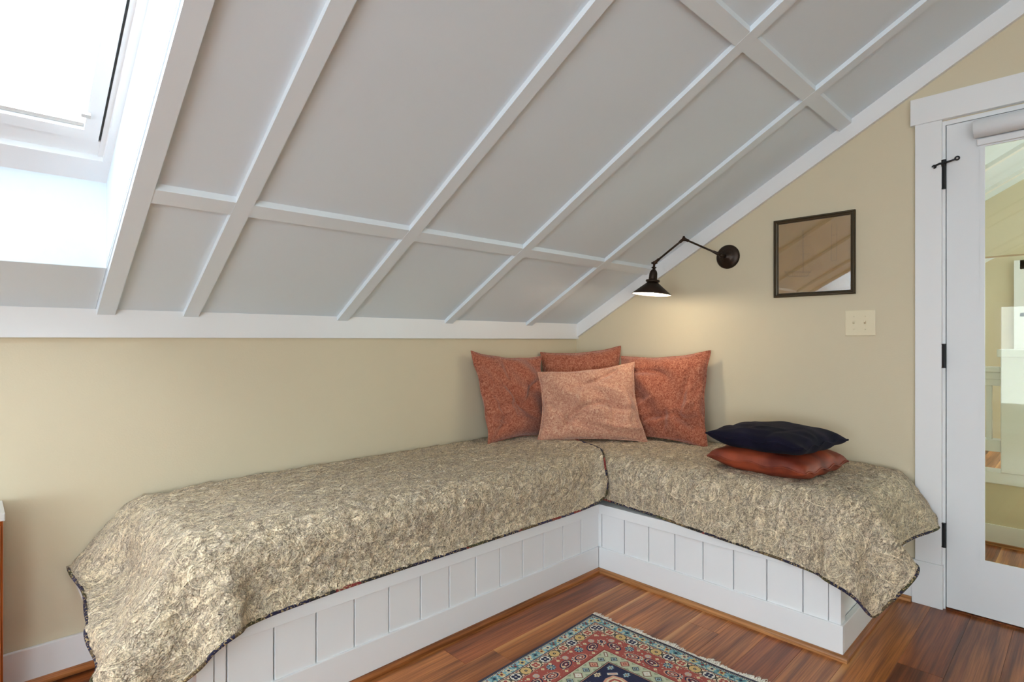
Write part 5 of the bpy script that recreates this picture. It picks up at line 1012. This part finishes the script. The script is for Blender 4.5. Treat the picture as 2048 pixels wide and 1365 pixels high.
-1,0,0,0,0,-8,-2,-1,6,12,-4,-12,-9,-6,-5,0,-39,2,2,10,1,0,0,1,0,0,0,0,1,-2,1,0,0,0,0,-9,-21,-9,-1,2,
10,23,3,-18,-8,-9,-8,-41,3,2,5,19,6,1,0,0,-1,3,1,-1,-1,1,1,0,-1,0,-21,-14,-13,-9,-4,1,13,19,-4,3,-8,-8,-48,6,
1,3,13,13,7,1,1,0,3,0,0,-4,4,0,0,0,-10,-10,-11,-14,-13,-5,-1,0,18,34,0,-5,-10,-49,5,0,1,8,14,9,7,1,1,2,
1,-2,-1,3,0,0,0,-14,-8,-4,-11,-12,-12,-3,0,2,19,16,14,-1,-23,-4,-4,1,0,6,7,7,4,4,1,0,-2,4,3,4,0,-12,-14,-7,
-3,-5,-11,-12,-8,1,-2,4,13,17,15,-20,-5,5,-1,-5,1,5,6,6,6,-1,0,1,4,3,4,-7,-16,-9,-5,0,-5,-7,-11,-8,-6,2,-2,5,
12,16,1445,0,0,0,0,0,0,0,0,0,0,0,0,0,0,0,0,-23,-19,-13,-8,-3,-1,5,-15,-40,-55,-66,-69,-70,-69,0,0,0,0,0,0,0,
0,0,0,0,0,0,0,0,0,0,10,13,9,7,2,0,-16,-14,-7,-3,1,-1,0,-1,0,0,0,0,0,0,0,0,0,0,0,0,0,0,0,0,
0,12,4,4,1,1,1,-3,-3,-5,-4,-7,0,-1,0,0,0,0,0,0,0,0,0,0,0,0,0,0,0,0,0,0,1,2,1,0,-1,0,-1,0,
-1,0,0,1,-1,0,0,0,0,0,0,0,0,0,0,0,0,0,0,0,0,0,0,0,0,-1,0,1,0,0,-3,1,0,-1,1,1,0,0,0,0,
0,0,0,0,0,0,0,0,0,0,0,0,0,0,0,0,0,0,0,0,-2,1,-1,-2,2,0,0,0,0,0,0,0,0,0,0,0,0,0,0,0,
0,0,0,0,0,0,0,0,0,0,-1,0,-1,0,-1,0,1,0,0,0,0,0,0,0,0,0,0,0,0,0,0,0,0,0,0,0,0,0,0,0,
0,0,-1,-1,-1,1,-1,-1,0,0,0,0,0,0,0,0,0,0,0,0,0,0,0,0,0,0,0,0,0,0,0,0,0,0,-1,-1,-1,0,0,-1,
-1,0,0,0,0,0,0,0,0,0,0,0,0,0,0,0,0,0,0,0,0,0,0,0,-1,-1,0,0,-1,-1,0,0,0,0,0,0,0,0,0,0,
0,0,0,0,0,0,0,0,0,0,0,0,0,0,-1,-1,0,-1,0,0,0,0,0,0,0,0,0,0,0,0,0,0,0,0,0,0,0,0,0,0,
0,0,0,0,0,0,-1,-1,-1,0,0,-1,0,0,0,0,0,0,0,0,0,0,0,0,0,0,0,0,0,0,0,0,0,0,0,0,0,-1,-1,-1,
0,0,0,-1,0,0,0,0,0,0,0,0,0,0,0,0,0,0,0,0,0,0,0,0,0,0,0,0,-1,-1,-1,-1,0,0,0,-1,0,0,0,0,
0,0,0,0,0,0,0,0,0,0,0,0,0,0,0,0,0,0,-1,0,-1,-1,0,0,-1,1,0,0,0,0,0,0,0,0,0,0,0,0,0,0,
0,0,0,0,0,0,0,0,0,0,-1,0,-1,-4,2,0,-1,1,0,0,0,0,0,0,0,0,0,0,0,0,0,0,0,0,0,0,0,0,0,0,
-1,-1,0,-1,0,-2,2,0,-1,0,0,0,0,0,0,0,0,0,0,0,0,0,0,0,0,0,0,0,0,0,0,0,-1,-2,-1,0,0,0,-1,0,
0,0,0,0,0,0,0,0,0,0,0,0,0,0,0,0,0,0,0,0,0,0,-1,-1,0,1,-2,-1,0,0,0,0,0,0,0,0,0,0,0,0,
0,0,0,0,0,0,0,0,0,0,0,0,0,-1,0,-1,-3,1,0,0,0,0,0,0,0,0,0,0,0,0,0,0,0,0,0,0,0,0,0,0,
0,0,0,0,0,-2,-1,-1,1,0,-1,0,0,0,0,0,0,0,0,0,0,0,0,0,0,0,0,0,0,0,0,0,0,0,0,-1,-1,-1,0,0,
-1,0,0,0,0,0,0,0,0,0,0,0,0,0,0,0,0,0,0,0,0,0,0,0,0,0,-1,0,-1,-1,-1,0,0,0,0,0,0,0,0,0,
0,0,0,0,0,0,0,0,0,0,0,0,0,0,0,0,0,-1,-1,-1,0,0,3,-4,0,0,0,0,0,0,0,0,0,0,0,0,0,0,0,0,
0,0,0,0,0,0,0,0,0,-2,0,-1,-1,0,1,0,-2,0,0,0,0,0,0,0,0,0,0,0,0,0,0,0,0,0,0,0,0,0,0,-1,
-1,-1,0,0,-1,0,-1,1,0,0,0,0,0,0,0,0,0,0,0,0,0,0,0,0,0,0,0,0,0,0,-1,-1,-2,1,0,-1,0,0,0,0,
0,0,0,0,0,0,0,0,0,0,0,0,0,0,0,0,0,0,0,0,0,-1,-1,-1,0,0,0,-1,0,0,0,0,0,0,0,0,0,0,0,0,
0,0,0,0,0,0,0,0,0,0,0,0,-1,-1,-1,0,-3,2,0,0,0,0,0,0,0,0,0,0,0,0,0,0,0,0,0,0,0,0,0,0,
0,0,0,-1,0,-1,-3,1,0,0,0,-1,0,0,0,0,0,0,0,0,0,0,0,0,0,0,0,0,0,0,0,0,0,0,-1,-1,-1,0,1,-2,
0,0,0,0,0,0,0,0,0,0,0,0,0,0,0,0,0,0,0,0,0,0,0,0,0,-1,-1,-1,0,-1,0,0,0,0,0,0,0,0,0,0,
0,0,0,0,0,0,0,0,0,0,0,0,0,0,0,-1,0,-2,0,0,0,0,-1,0,0,0,0,0,0,0,0,0,0,0,0,0,0,0,0,0,
0,0,0,0,0,0,0,-1,-1,-1,0,-1,0,0,0,0,0,0,0,0,0,0,0,0,0,0,0,0,0,0,0,0,0,0,0,0,0,0,-2,0,
-1,-1,0,0,1,-1,0,0,0,0,0,0,0,0,0,0,0,0,0,0,0,0,0,0,0,0,0,0,-1,0,-1,0,-1,1,-1,-1,0,0,0,0,
0,0,0,0,0,0,0,0,0,0,0,0,0,0,0,0,0,0,0,0,-1,-1,-1,1,-2,0,0,1,-1,0,0,0,0,0,0,0,0,0,0,0,
0,0,0,0,0,0,0,0,0,0,0,-2,0,-1,0,0,0,0,-1,0,0,0,0,0,0,0,0,0,0,0,0,0,0,0,0,0,0,0,0,0,
0,-1,0,-2,0,0,2,-2,0,0,1,0,0,0,0,0,0,0,0,0,0,0,0,0,0,0,0,0,0,0,0,0,0,-1,1,-1,-3,0,1,-1,
1,3,0,0,0,0,0,0,0,0,0,0,0,0,0,0,0,0,0,0,0,0,0,-1,-1,-1,2,0,-2,-1,1,0,2,0,0,0,0,0,0,0,
0,0,0,0,0,0,0,0,0,0,0,0,0,0,0,-1,-1,-1,0,0,0,0,0,1,0,0,0,0,0,0,0,0,0,0,0,0,0,0,0,0,
0,0,0,0,0,-1,0,-1,-2,1,-1,0,0,1,-1,0,0,0,0,0,0,0,0,0,0,0,0,0,0,0,0,0,0,0,0,0,0,-2,0,-1,
-1,0,0,0,0,1,0,0,0,0,0,0,0,0,0,0,0,0,0,0,0,0,0,0,0,0,0,-1,-1,-2,0,-1,1,0,0,0,0,0,0,0,
0,0,0,0,0,0,0,0,0,0,0,0,0,0,0,0,0,0,-1,0,-2,-1,0,0,0,0,-1,1,0,0,0,0,0,0,0,0,0,0,0,0,
0,0,0,0,0,0,0,0,0,0,-2,-1,-1,1,-1,0,0,0,-1,0,0,0,0,0,0,0,0,0,0,0,0,0,0,0,0,0,0,0,0,0,
-1,-2,1,-1,-2,1,0,-1,1,0,0,0,0,0,0,0,0,0,0,0,0,0,0,0,0,0,0,0,0,0,0,-1,-1,-2,1,-3,1,0,1,-1,
0,0,0,0,0,0,0,0,0,0,0,0,0,0,0,0,0,0,0,0,0,0,-1,-1,-2,-1,3,-2,0,-1,1,0,0,0,0,0,0,0,0,0,
0,0,0,0,0,0,0,0,0,0,0,0,0,-2,0,-1,-1,0,0,-1,0,-1,2,0,0,0,0,0,0,0,0,0,0,0,0,0,0,0,0,0,
0,0,0,0,-1,-2,-1,-2,1,0,0,0,0,-1,0,0,0,0,0,0,0,0,0,0,0,0,0,0,0,0,0,0,0,0,0,-2,-1,1,-1,-2,
0,0,0,1,-3,0,0,0,0,0,0,0,0,0,0,0,0,0,0,0,0,0,0,0,0,0,-1,-1,-2,1,-1,0,0,1,0,-3,0,0,0,0,
0,0,0,0,0,0,0,0,0,0,0,0,0,0,0,0,0,-1,-1,-3,-1,0,0,0,-1,-2,3,0,0,0,0,0,0,0,0,0,0,0,0,0,
0,0,0,0,0,0,0,0,-2,-2,1,0,-3,0,-1,0,1,2,0,0,0,0,0,0,0,0,0,0,0,0,0,0,0,0,0,0,0,0,-1,-1,
-1,-4,0,1,0,0,0,3,1,0,0,0,0,0,0,0,0,0,0,0,0,0,0,0,0,0,0,0,0,0,-4,-1,0,-2,0,-1,0,1,1,-8,
-16,14,2,0,0,0,0,0,0,0,0,0,0,0,0,0,0,0,0,0,-1,-1,-4,-1,0,0,1,1,-2,0,-2,-7,7,0,0,0,0,0,0,0,
0,0,0,0,0,0,0,0,0,0,0,-2,-3,-2,-1,0,3,1,0,0,-4,0,-2,1,1,0,0,0,0,0,0,0,0,0,0,0,0,0,0,0,
0,0,-1,-4,-1,-3,6,4,2,1,-1,-4,0,-5,0,0,0,0,0,0,0,0,0,0,0,0,0,0,0,0,0,0,-1,-1,-4,-2,-1,6,3,6,
3,4,0,-1,-26,0,0,0,1,0,-1,1,0,-1,0,0,-1,1,0,0,0,0,0,1,-1,1,0,0,0,8,6,6,6,6,3,-48,-3,0,3,0,
0,0,-1,-1,1,0,1,1,-3,1,-1,1,1,0,-2,-3,1,1,5,2,6,7,8,8,8,8,-61,-3,3,0,-1,1,1,-2,1,-1,0,-2,0,3,
0,-1,-1,1,1,1,7,7,1,-1,-4,2,5,8,6,8,7,-66,-2,-1,-4,2,-2,-2,1,-1,1,0,0,1,-3,0,1,1,-2,3,3,11,6,5,
2,-2,-7,-1,7,3,6,8,-62,-3,-1,-3,-7,0,1,1,1,-1,0,1,-1,2,-2,1,-1,1,-2,5,8,13,7,5,-2,-4,-6,0,0,2,3,-61,
-3,-1,-1,-6,-4,0,-1,-1,1,0,-1,0,0,0,-1,0,1,2,4,3,8,12,7,4,-3,-5,-10,0,2,2,-56,-4,2,-2,-6,-6,-2,-1,0,0,
0,0,0,0,0,0,0,1,1,2,4,8,9,9,4,1,-4,-6,-3,-3,0,-73,2,-1,1,2,-2,-3,-1,0,-1,-1,1,0,-1,1,0,1,-1,3,
4,2,3,9,10,6,2,0,-4,-4,-5,-2,-72,1,-2,1,2,0,-2,-2,-1,0,0,0,0,0,0,0,0,2,2,4,1,5,6,8,7,5,1,-1,
-4,-4,-5,]
DU = .03
def quilt(P, label, flipuv, seed):
    nu, nv = P.shape[:2]; me = bpy.data.meshes.new('quilt')
    idx = np.arange(nu*nv).reshape(nu, nv)
    f = np.stack([idx[:-1, :-1], idx[1:, :-1], idx[1:, 1:], idx[:-1, 1:]], -1).reshape(-1, 4)
    # make sure faces point up
    if np.cross(P[1, 0]-P[0, 0], P[0, 1]-P[0, 0])[2] < 0: f = f[:, ::-1]
    me.from_pydata([tuple(p) for p in P.reshape(-1, 3)], [], [tuple(int(i) for i in q) for q in f])
    uvl = me.uv_layers.new(name='UVMap'); li = np.zeros(len(me.loops), int); me.loops.foreach_get('vertex_index', li)
    U = (li//nv)*DU; V = (li % nv)*DU
    uvl.data.foreach_set('uv', np.stack([U, V] if not flipuv else [V+.31, U+.17], -1).astype(np.float32).ravel())
    o = link('quilt', me, QUILT, smooth=True); tag(o, label, 'quilt', 'matching quilts over the corner bench')
    o.modifiers.new('sub', 'SUBSURF').levels = 2; o.modifiers['sub'].render_levels = 2
    tx = bpy.data.textures.new('puckers', 'CLOUDS'); tx.noise_scale = .032; tx.noise_depth = 2
    dm = o.modifiers.new('disp', 'DISPLACE'); dm.texture = tx; dm.texture_coords = 'GLOBAL'; dm.strength = .016; dm.mid_level = .35
    sm = o.modifiers.new('thick', 'SOLIDIFY'); sm.thickness = .005; sm.offset = -1
    # binding strip around the hem
    loop = [tuple(P[i, nv-1]) for i in range(nu)]
    ends = [[tuple(P[nu-1, j]) for j in range(nv)], [tuple(P[0, j]) for j in range(nv)]]
    path = [tuple(P[0, j]) for j in range(nv)]+[tuple(P[i, nv-1]) for i in range(1, nu)]+[tuple(P[nu-1, j]) for j in range(nv-2, -1, -1)]
    bb_ = B().tube(path, .0058, 8)
    bo = bb_.obj('binding', BIND, o, smooth=True)
    s2 = bo.modifiers.new('sub', 'SUBSURF'); s2.levels = 1; s2.render_levels = 1
    return o
quilt(decode(QA, 81, 31), 'long tan paisley quilt over the left bench, its corner hanging down at lower left', False, 1)
quilt(decode(QB, 71, 31), 'tan paisley quilt over the shorter right bench, under the two stacked cushions', True, 2)

# ------------------------------------------------------------------ PILLOWS
def pillow(name, label, cat, m, c, U, V, w_, h_, t_, seed, warp=None, wr=1.0, ear=.10, n=56, group=None, seam=True, sub=None, full=.62, pw=2.6):
    """c centre, U/V in-plane unit axes (V up), w_/h_ size, t_ thickness"""
    U = Vector(U).normalized(); V = Vector(V).normalized(); N = U.cross(V).normalized(); V = N.cross(U).normalized()
    rs_ = np.random.default_rng(seed); g = np.linspace(-1, 1, n)
    X, Y = np.meshgrid(g, g, indexing='ij')
    # pulled-in sides between pointed corners
    bx = 1-ear*(1-Y**2)*np.abs(X)**3; by = 1-ear*(1-X**2)*np.abs(Y)**3
    PX, PY = X*bx, Y*by
    prof = np.clip((1-np.abs(X)**pw), 0, 1)**full*np.clip((1-np.abs(Y)**pw), 0, 1)**full
    # wrinkles: ridges of random direction
    Wk = np.zeros_like(X)
    for q in range(15):
        ang = rs_.normal(0, .35)+(PI/2 if rs_.random() < .25 else 0); x0, y0 = rs_.uniform(-1, 1, 2); y0 = -abs(y0)*.9+.2 if rs_.random() < .6 else y0
        xr = (X-x0)*math.cos(ang)+(Y-y0)*math.sin(ang); yr = -(X-x0)*math.sin(ang)+(Y-y0)*math.cos(ang)+.12*np.sin(3*xr+rs_.random()*6)
        ln_ = rs_.uniform(.25, .6); Wk += rs_.uniform(.4, 1)*np.exp(-(yr/.075)**2)*np.exp(-(xr/ln_)**2)*rs_.choice([-1, 1], p=[.65, .35])
    for q in range(5):
        a0, a1, ph_ = rs_.uniform(3, 9), rs_.uniform(3, 9), rs_.random()*6; Wk += .16*np.sin(a0*X+a1*Y+ph_)
    verts = []; 
    if warp is None: warp = [(0, 0)]*4
    def W(px_, py_):
        a, b = (px_+1)/2, (py_+1)/2
        ww = [(1-a)*(1-b), a*(1-b), a*b, (1-a)*b]
        return sum(ww[i]*warp[i][0] for i in range(4)), sum(ww[i]*warp[i][1] for i in range(4))
    dx, dy = W(PX, PY); edge_w = .006*np.sin(9*X+seed)+.006*np.sin(11*Y+2*seed)
    for sd in (1, -1):
        dz = sd*(t_/2*prof+.004)+(Wk*.017*wr*np.sqrt(prof) if sd == 1 else 0)
        dz = dz+np.where(prof < .02, edge_w, edge_w*(1-prof))
        pt = np.array(c)[None, None]+(PX*w_/2+dx)[..., None]*np.array(U)+(PY*h_/2+dy)[..., None]*np.array(V)+dz[..., None]*np.array(N)
        verts.append(pt.reshape(-1, 3))
    idx = np.arange(n*n).reshape(n, n); F_ = []
    for i in range(n-1):
        for j in range(n-1):
            F_.append((int(idx[i, j]), int(idx[i+1, j]), int(idx[i+1, j+1]), int(idx[i, j+1])))
            k2 = n*n; F_.append((int(idx[i, j]+k2), int(idx[i, j+1]+k2), int(idx[i+1, j+1]+k2), int(idx[i+1, j]+k2)))
    rim = [idx[i, 0] for i in range(n)]+[idx[n-1, j] for j in range(1, n)]+[idx[i, n-1] for i in range(n-2, -1, -1)]+[idx[0, j] for j in range(n-2, 0, -1)]
    rim = [int(q) for q in rim]
    for a, b in zip(rim, rim[1:]+rim[:1]): F_.append((a, a+n*n, b+n*n, b))
    me = bpy.data.meshes.new(name); allv = np.concatenate(verts)
    loc = np.array(c); me.from_pydata([tuple(p-loc) for p in allv], [], F_); 
    o = link(name, me, m, smooth=True); o.location = c; tag(o, label, cat, group)
    sb_ = o.modifiers.new('sub', 'SUBSURF'); sb_.levels = 1; sb_.render_levels = 1
    if seam:
        pth = [tuple(((allv[q]+allv[q+n*n])/2)-loc) for q in rim]+[tuple(((allv[rim[0]]+allv[rim[0]+n*n])/2)-loc)]
        B().tube(pth, .0042, 6, cap=False).obj('piping', sub or m, o, smooth=True)
    return o
GP = 'rust scatter cushions leaning in the bench corner'
ZT = .584
pillow('pillow', 'rust chenille pillow leaning on the left wall, leftmost of the corner pillows', 'pillow', RUST, (-.735, -.135, ZT+.235), (1, -.10, 0), (0.03, .22, 1), .50, .50, .13, 11, warp=[(.035, 0), (0, 0), (.0, -.02), (-.01, .02)], wr=1.7, group=GP)
pillow('pillow', 'rust chenille pillow at the back of the corner, behind the faded rose pillow', 'pillow', RUST, (-.235, -.235, ZT+.255), (.72, -.70, .02), (.16, .16, 1), .50, .50, .12, 12, warp=[(0, 0), (0, 0), (.01, .02), (0, -.01)], wr=1.2, group=GP)
pillow('pillow', 'rust chenille pillow leaning on the right wall, rightmost of the corner pillows', 'pillow', RUST, (-.155, -.745, ZT+.24), (.14, -1, 0), (.20, .03, 1), .53, .50, .12, 13, warp=[(0, 0), (.02, -.01), (.0, .02), (-.01, -.02)], wr=2.0, group=GP)
pillow('pillow', 'faded rose chenille pillow in front of the three rust corner pillows', 'pillow', ROSE, (-.475, -.472, ZT+.200), (.72, -.70, 0), (.20, .20, 1), .555, .425, .13, 14, warp=[(-.01, 0), (.05, -.0), (0, .03), (0, -.03)], wr=2.4)
pillow('cushion', 'rust suede square cushion under the navy cushion on the right bench', 'cushion', LEATHER, (-.425, -1.488, ZT+.042), (-.10, -1, 0), (1, -.10, 0), .43, .40, .105, 15, wr=.25, ear=.0, full=.42, pw=3.2)
pillow('cushion', 'navy velvet cushion stacked on top of the rust suede cushion', 'cushion', NAVY, (-.42, -1.482, ZT+.134), (-.12, -1, .0), (1, -.12, 0), .43, .41, .105, 16, wr=.35, ear=.06, full=.45, pw=2.6)

# ------------------------------------------------------------------ WALL LAMP
lp = thing('wall_lamp', 'lit dark bronze swing-arm wall lamp with cone shade on the right wall', 'lamp', (0, -1.07, 1.603))
ls = []
rotx = Matrix.Translation((0, -1.07, 1.603)) @ Matrix.Rotation(-PI/2, 4, 'Y')
ls.append(B().lathe([(0, .036), (.012, .036), (.020, .030), (.030, .024), (.038, .022), (.042, .017), (.052, .014), (.060, .010), (.0655, .004), (.0655, 0)], 40, rotx).obj('wall_plate', BRONZE, smooth=True))
for yy in (-1.108, -1.032): ls.append(B().ball((-.013, yy, 1.603), .004, 6).obj('mounting_screw', BRONZE, smooth=True))
J0 = Vector((-.060, -1.060, 1.607)); J1 = Vector((-.235, -.935, 1.690)); J2 = Vector((-.365, -.835, 1.558))
ls.append(B().tube([(-.03, -1.07, 1.603), J0], .009, 12).ball(J0, .013, 8).ball((-.056, -1.052, 1.596), .008, 6).obj('wall_joint', BRONZE, smooth=True))
d01 = (J1-J0).normalized(); d12 = (J2-J1).normalized()
ls.append(B().tube([J0, J0+d01*.03, J0+d01*.032, J0+d01*.05, J0+d01*.052, J1-d01*.03, J1-d01*.028, J1], [.009, .009, .0075, .0075, .0054, .0054, .008, .008], 12).obj('lower_arm', BRONZE, smooth=True))
ls.append(B().ball(J1, .011, 8).tube([J1+Vector((.0, 0, -.012)), J1+Vector((0, 0, .014))], .006, 10).obj('elbow_joint', BRONZE, smooth=True))
ls.append(B().tube([J1, J1+d12*.028, J1+d12*.03, J2-d12*.035, J2-d12*.033, J2], [.008, .008, .0054, .0054, .0075, .0085], 12).obj('upper_arm', BRONZE, smooth=True))
ax_ = Vector((.065, -.062, 1)).normalized()          # shade axis (up)
base = J2-ax_*.170
q = ax_.to_track_quat('Z', 'Y').to_matrix().to_4x4(); MT = Matrix.Translation(base) @ q
ls.append(B().ball(J2, .011, 8).tube([J2+Vector((.010, -.012, 0)), J2-Vector((.010, -.012, 0))], .005, 8).lathe([(.006, .172), (.006, .150), (.013, .148), (.013, .143), (.006, .141), (.006, .132)], 16, MT).obj('swivel', BRONZE, smooth=True))
ls.append(B().lathe([(0, .134), (.012, .133), (.018, .124), (.021, .112), (.022, .085), (.022, .080), (.036, .078), (.037, .070), (.030, .066), (.026, .062)], 32, MT).obj('socket_cup', BRONZE, smooth=True))
bk = B()
for sg in (1, -1): bk.tube([MT @ Vector((sg*.004, 0, .145)), MT @ Vector((sg*.022, 0, .146)), MT @ Vector((sg*.028, 0, .140)), MT @ Vector((sg*.030, 0, .076))], .0018, 8)
bk.tube([MT @ Vector((.034, 0, .072)), MT @ Vector((.046, 0, .070))], .003, 8); ls.append(bk.obj('shade_holder', BRONZE, smooth=True))
ls.append(B().lathe([(.027, .066), (.034, .060), (.102, .004), (.103, .0)], 48, MT).obj('lamp_shade', BRONZE, smooth=True))
ls.append(B().lathe([(.0, .060), (.031, .058), (.1005, .002)], 48, MT).obj('shade_lining', SHADEIN, smooth=True))
ls.append(B().ball(base+ax_*.028, .021, 8).obj('bulb', BULB, smooth=True))
adopt(lp, *ls)
pl_ = bpy.data.lights.new('lamp_light', 'POINT'); pl_.energy = 4.2; pl_.color = (1, .85, .64); pl_.shadow_soft_size = .022
po = bpy.data.objects.new('lamp_light', pl_); COL.objects.link(po); po.location = base-ax_*.002

# ------------------------------------------------------------------ PICTURE, SWITCH
pc = thing('framed_picture', 'old tan ship drawing in a thin dark bronze frame under reflective glass', 'picture', (0, -1.50, 1.362))
y0, y1, z0, z1 = -1.688, -1.318, 1.364, 1.759; fw = .022
fb_ = B()
def bar(a, b, nrm):       # mitred moulding bar in the y-z plane
    prof = [(0, -.001), (0, -.016), (.004, -.020), (.008, -.020), (.011, -.014), (.017, -.012), (.020, -.009), (.022, -.001)]
    a = Vector(a); b = Vector(b); t = (b-a).normalized(); n_ = Vector(nrm)
    va = [fb_.b.verts.new(a+n_*p_[0]+t*p_[0]+Vector((p_[1], 0, 0))) for p_ in prof]; vb = [fb_.b.verts.new(b+n_*p_[0]-t*p_[0]+Vector((p_[1], 0, 0))) for p_ in prof]
    for i in range(len(prof)-1): fb_.b.faces.new((va[i], va[i+1], vb[i+1], vb[i]))
bar((0, y0, z0), (0, y1, z0), (0, 0, 1)); bar((0, y1, z0), (0, y1, z1), (0, -1, 0)); bar((0, y1, z1), (0, y0, z1), (0, 0, -1)); bar((0, y0, z1), (0, y0, z0), (0, 1, 0))
fo = fb_.obj('frame', FRAME)
pb = B(); vs = [pb.b.verts.new(v) for v in ((-.004, y1-.015, z0+.015), (-.004, y0+.015, z0+.015), (-.004, y0+.015, z1-.015), (-.004, y1-.015, z1-.015))]; ff = pb.b.faces.new(vs)
uvl = pb.b.loops.layers.uv.new('UVMap')
for l_, u_ in zip(ff.loops, ((0, 0), (1, 0), (1, 1), (0, 1))): l_[uvl].uv = u_
po_ = pb.obj('drawing', PAPER); gp_ = box('picture_glass', GLASS_P, -.0075, -.006, y0+.012, y1-.012, z0+.012, z1-.012)
bkb = box('backing_board', FRAME, -.0035, -.0008, y0+.01, y1-.01, z0+.01, z1-.01)
adopt(pc, fo, po_, gp_, bkb)
sw = thing('light_switch', 'ivory double toggle light switch plate below the framed picture', 'light switch', (0, -1.7055, 1.227))
pt_ = B(); pt_.box(-.0062, -.0005, -1.768, -1.643, 1.167, 1.287, .003); s1_o = pt_.obj('switch_plate', SWITCH)
ps = [s1_o]
for yy in (-1.680, -1.727):
    ps.append(B().box(-.0074, -.005, yy-.0055, yy+.0055, 1.215, 1.239, .0008).obj('toggle_collar', SWITCH))
    mt_ = Matrix.Translation((-.008, yy, 1.227)) @ Matrix.Rotation(math.radians(28), 4, 'Y'); ps.append(B().box(-.012, .004, -.0035, .0035, -.004, .004, .001, mt_).obj('toggle', SWITCH))
    for zz in (1.257, 1.197): ps.append(B().lathe([(.0034, 0), (.003, .0014), (0, .0016)], 12, Matrix.Translation((-.0060, yy, zz)) @ Matrix.Rotation(-PI/2, 4, 'Y')).obj('screw', SWITCH, smooth=True))
adopt(sw, *ps)

# ------------------------------------------------------------------ RUG
rug_c = Vector((-1.131, -1.016, 0)); e1 = Vector((-.647, -.024, 0)).normalized(); e2 = Vector((.0, -1, 0)); e2 = (e2-e1*e2.dot(e1)).normalized()
e2 = Vector((-e1.y, e1.x, 0)) if Vector((-e1.y, e1.x, 0)).y < 0 else Vector((e1.y, -e1.x, 0))
rb_ = B(); na, nb = 74, 49
uvl = rb_.b.loops.layers.uv.new('UVMap'); gr = []
def rz(a, b): return .0075+.0012*math.sin(7*a+2)*math.sin(5*b+1)+.0008*math.sin(19*b)
for i in range(na+1):
    row = []
    for j in range(nb+1):
        a, b = RL*i/na, RW*j/nb; wv = .003*math.sin(6*b)+.002*math.sin(15*b); p = rug_c+e1*(a+wv*(1-i/na))+e2*(b+.0025*math.sin(8*a)*(1-j/nb)); p.z = rz(a, b)+.001; row.append(rb_.b.verts.new(p))
    gr.append(row)
for i in range(na):
    for j in range(nb):
        f = rb_.b.faces.new((gr[i][j], gr[i+1][j], gr[i+1][j+1], gr[i][j+1]))
        for l_, (ii, jj) in zip(f.loops, ((i, j), (i+1, j), (i+1, j+1), (i, j+1))): l_[uvl].uv = (ii/na, jj/nb)
bnd = [e_ for e_ in rb_.b.edges if e_.is_boundary]; ex2 = bmesh.ops.extrude_edge_only(rb_.b, edges=bnd)
for v in [g for g in ex2['geom'] if isinstance(g, bmesh.types.BMVert)]: v.co.z = .0008
for f in rb_.b.faces:
    for l_ in f.loops:
        if l_[uvl].uv.length == 0 and l_.vert.co.z < .001:
            rel = l_.vert.co-rug_c; l_[uvl].uv = (min(max(rel.dot(e1)/RL, .001), .999), min(max(rel.dot(e2)/RW, .001), .999))
rug = rb_.obj('rug', RUG, smooth=True); tag(rug, 'oriental rug with navy field and red, green and blue patterned borders', 'rug')
fr_ = B(); r3 = random.Random(9)
for side_ in (0, 1):
    for q in range(420):
        b = RW*q/420+r3.uniform(-.001, .001); a = -.001 if side_ == 0 else RL+.001; sg = -1 if side_ == 0 else 1
        L_ = r3.uniform(.016, .032)*(1+.35*math.sin(b*40)); wv = .003*math.sin(6*b)+.002*math.sin(15*b) if side_ == 0 else 0
        p0 = rug_c+e1*(a+wv)+e2*b; p1 = p0+e1*sg*L_*.5+e2*r3.uniform(-.003, .003); p2 = p0+e1*sg*L_+e2*r3.uniform(-.009, .009)
        p0.z = .006; p1.z = .006+r3.random()*.003; p2.z = .0022
        fr_.tube([p0, p1, p2], [.0017, .0017, .0013], 4)
fo_ = fr_.obj('fringe', FRINGE, rug); fo_['kind'] = 'stuff'

# ------------------------------------------------------------------ CABINET at the left edge
cb = thing('cabinet', 'low orange wooden cabinet with grey top at the left edge, against the left wall', 'cabinet', (-3.5, -.18, 0))
cs = []
cs.append(box('cabinet_body', CABW, -4.05, -2.9195, -.19, -.0175, .05, .606, .002))
cs.append(box('cabinet_top', GREYTOP, -4.06, -2.9155, -.202, -.012, .606, .629, .002))
for a, b in ((-4.045, -3.495), (-3.49, -2.925)):
    dq = box('door', CABW, a, b, -.200, -.1905, .07, .59, .002); cs.append(dq)
cs.append(box('plinth', CABW, -4.03, -2.955, -.17, -.04, .0005, .05))
adopt(cb, *cs)
for dq, xk in ((cs[2], -3.54), (cs[3], -3.44)):
    kb = B().ball((0, 0, 0), .011, 6).tube([(0, 0, 0), (0, .016, 0)], .005, 8).obj('knob', BRONZE, dq, smooth=True); kb.location = Vector((xk, -.215, .40))
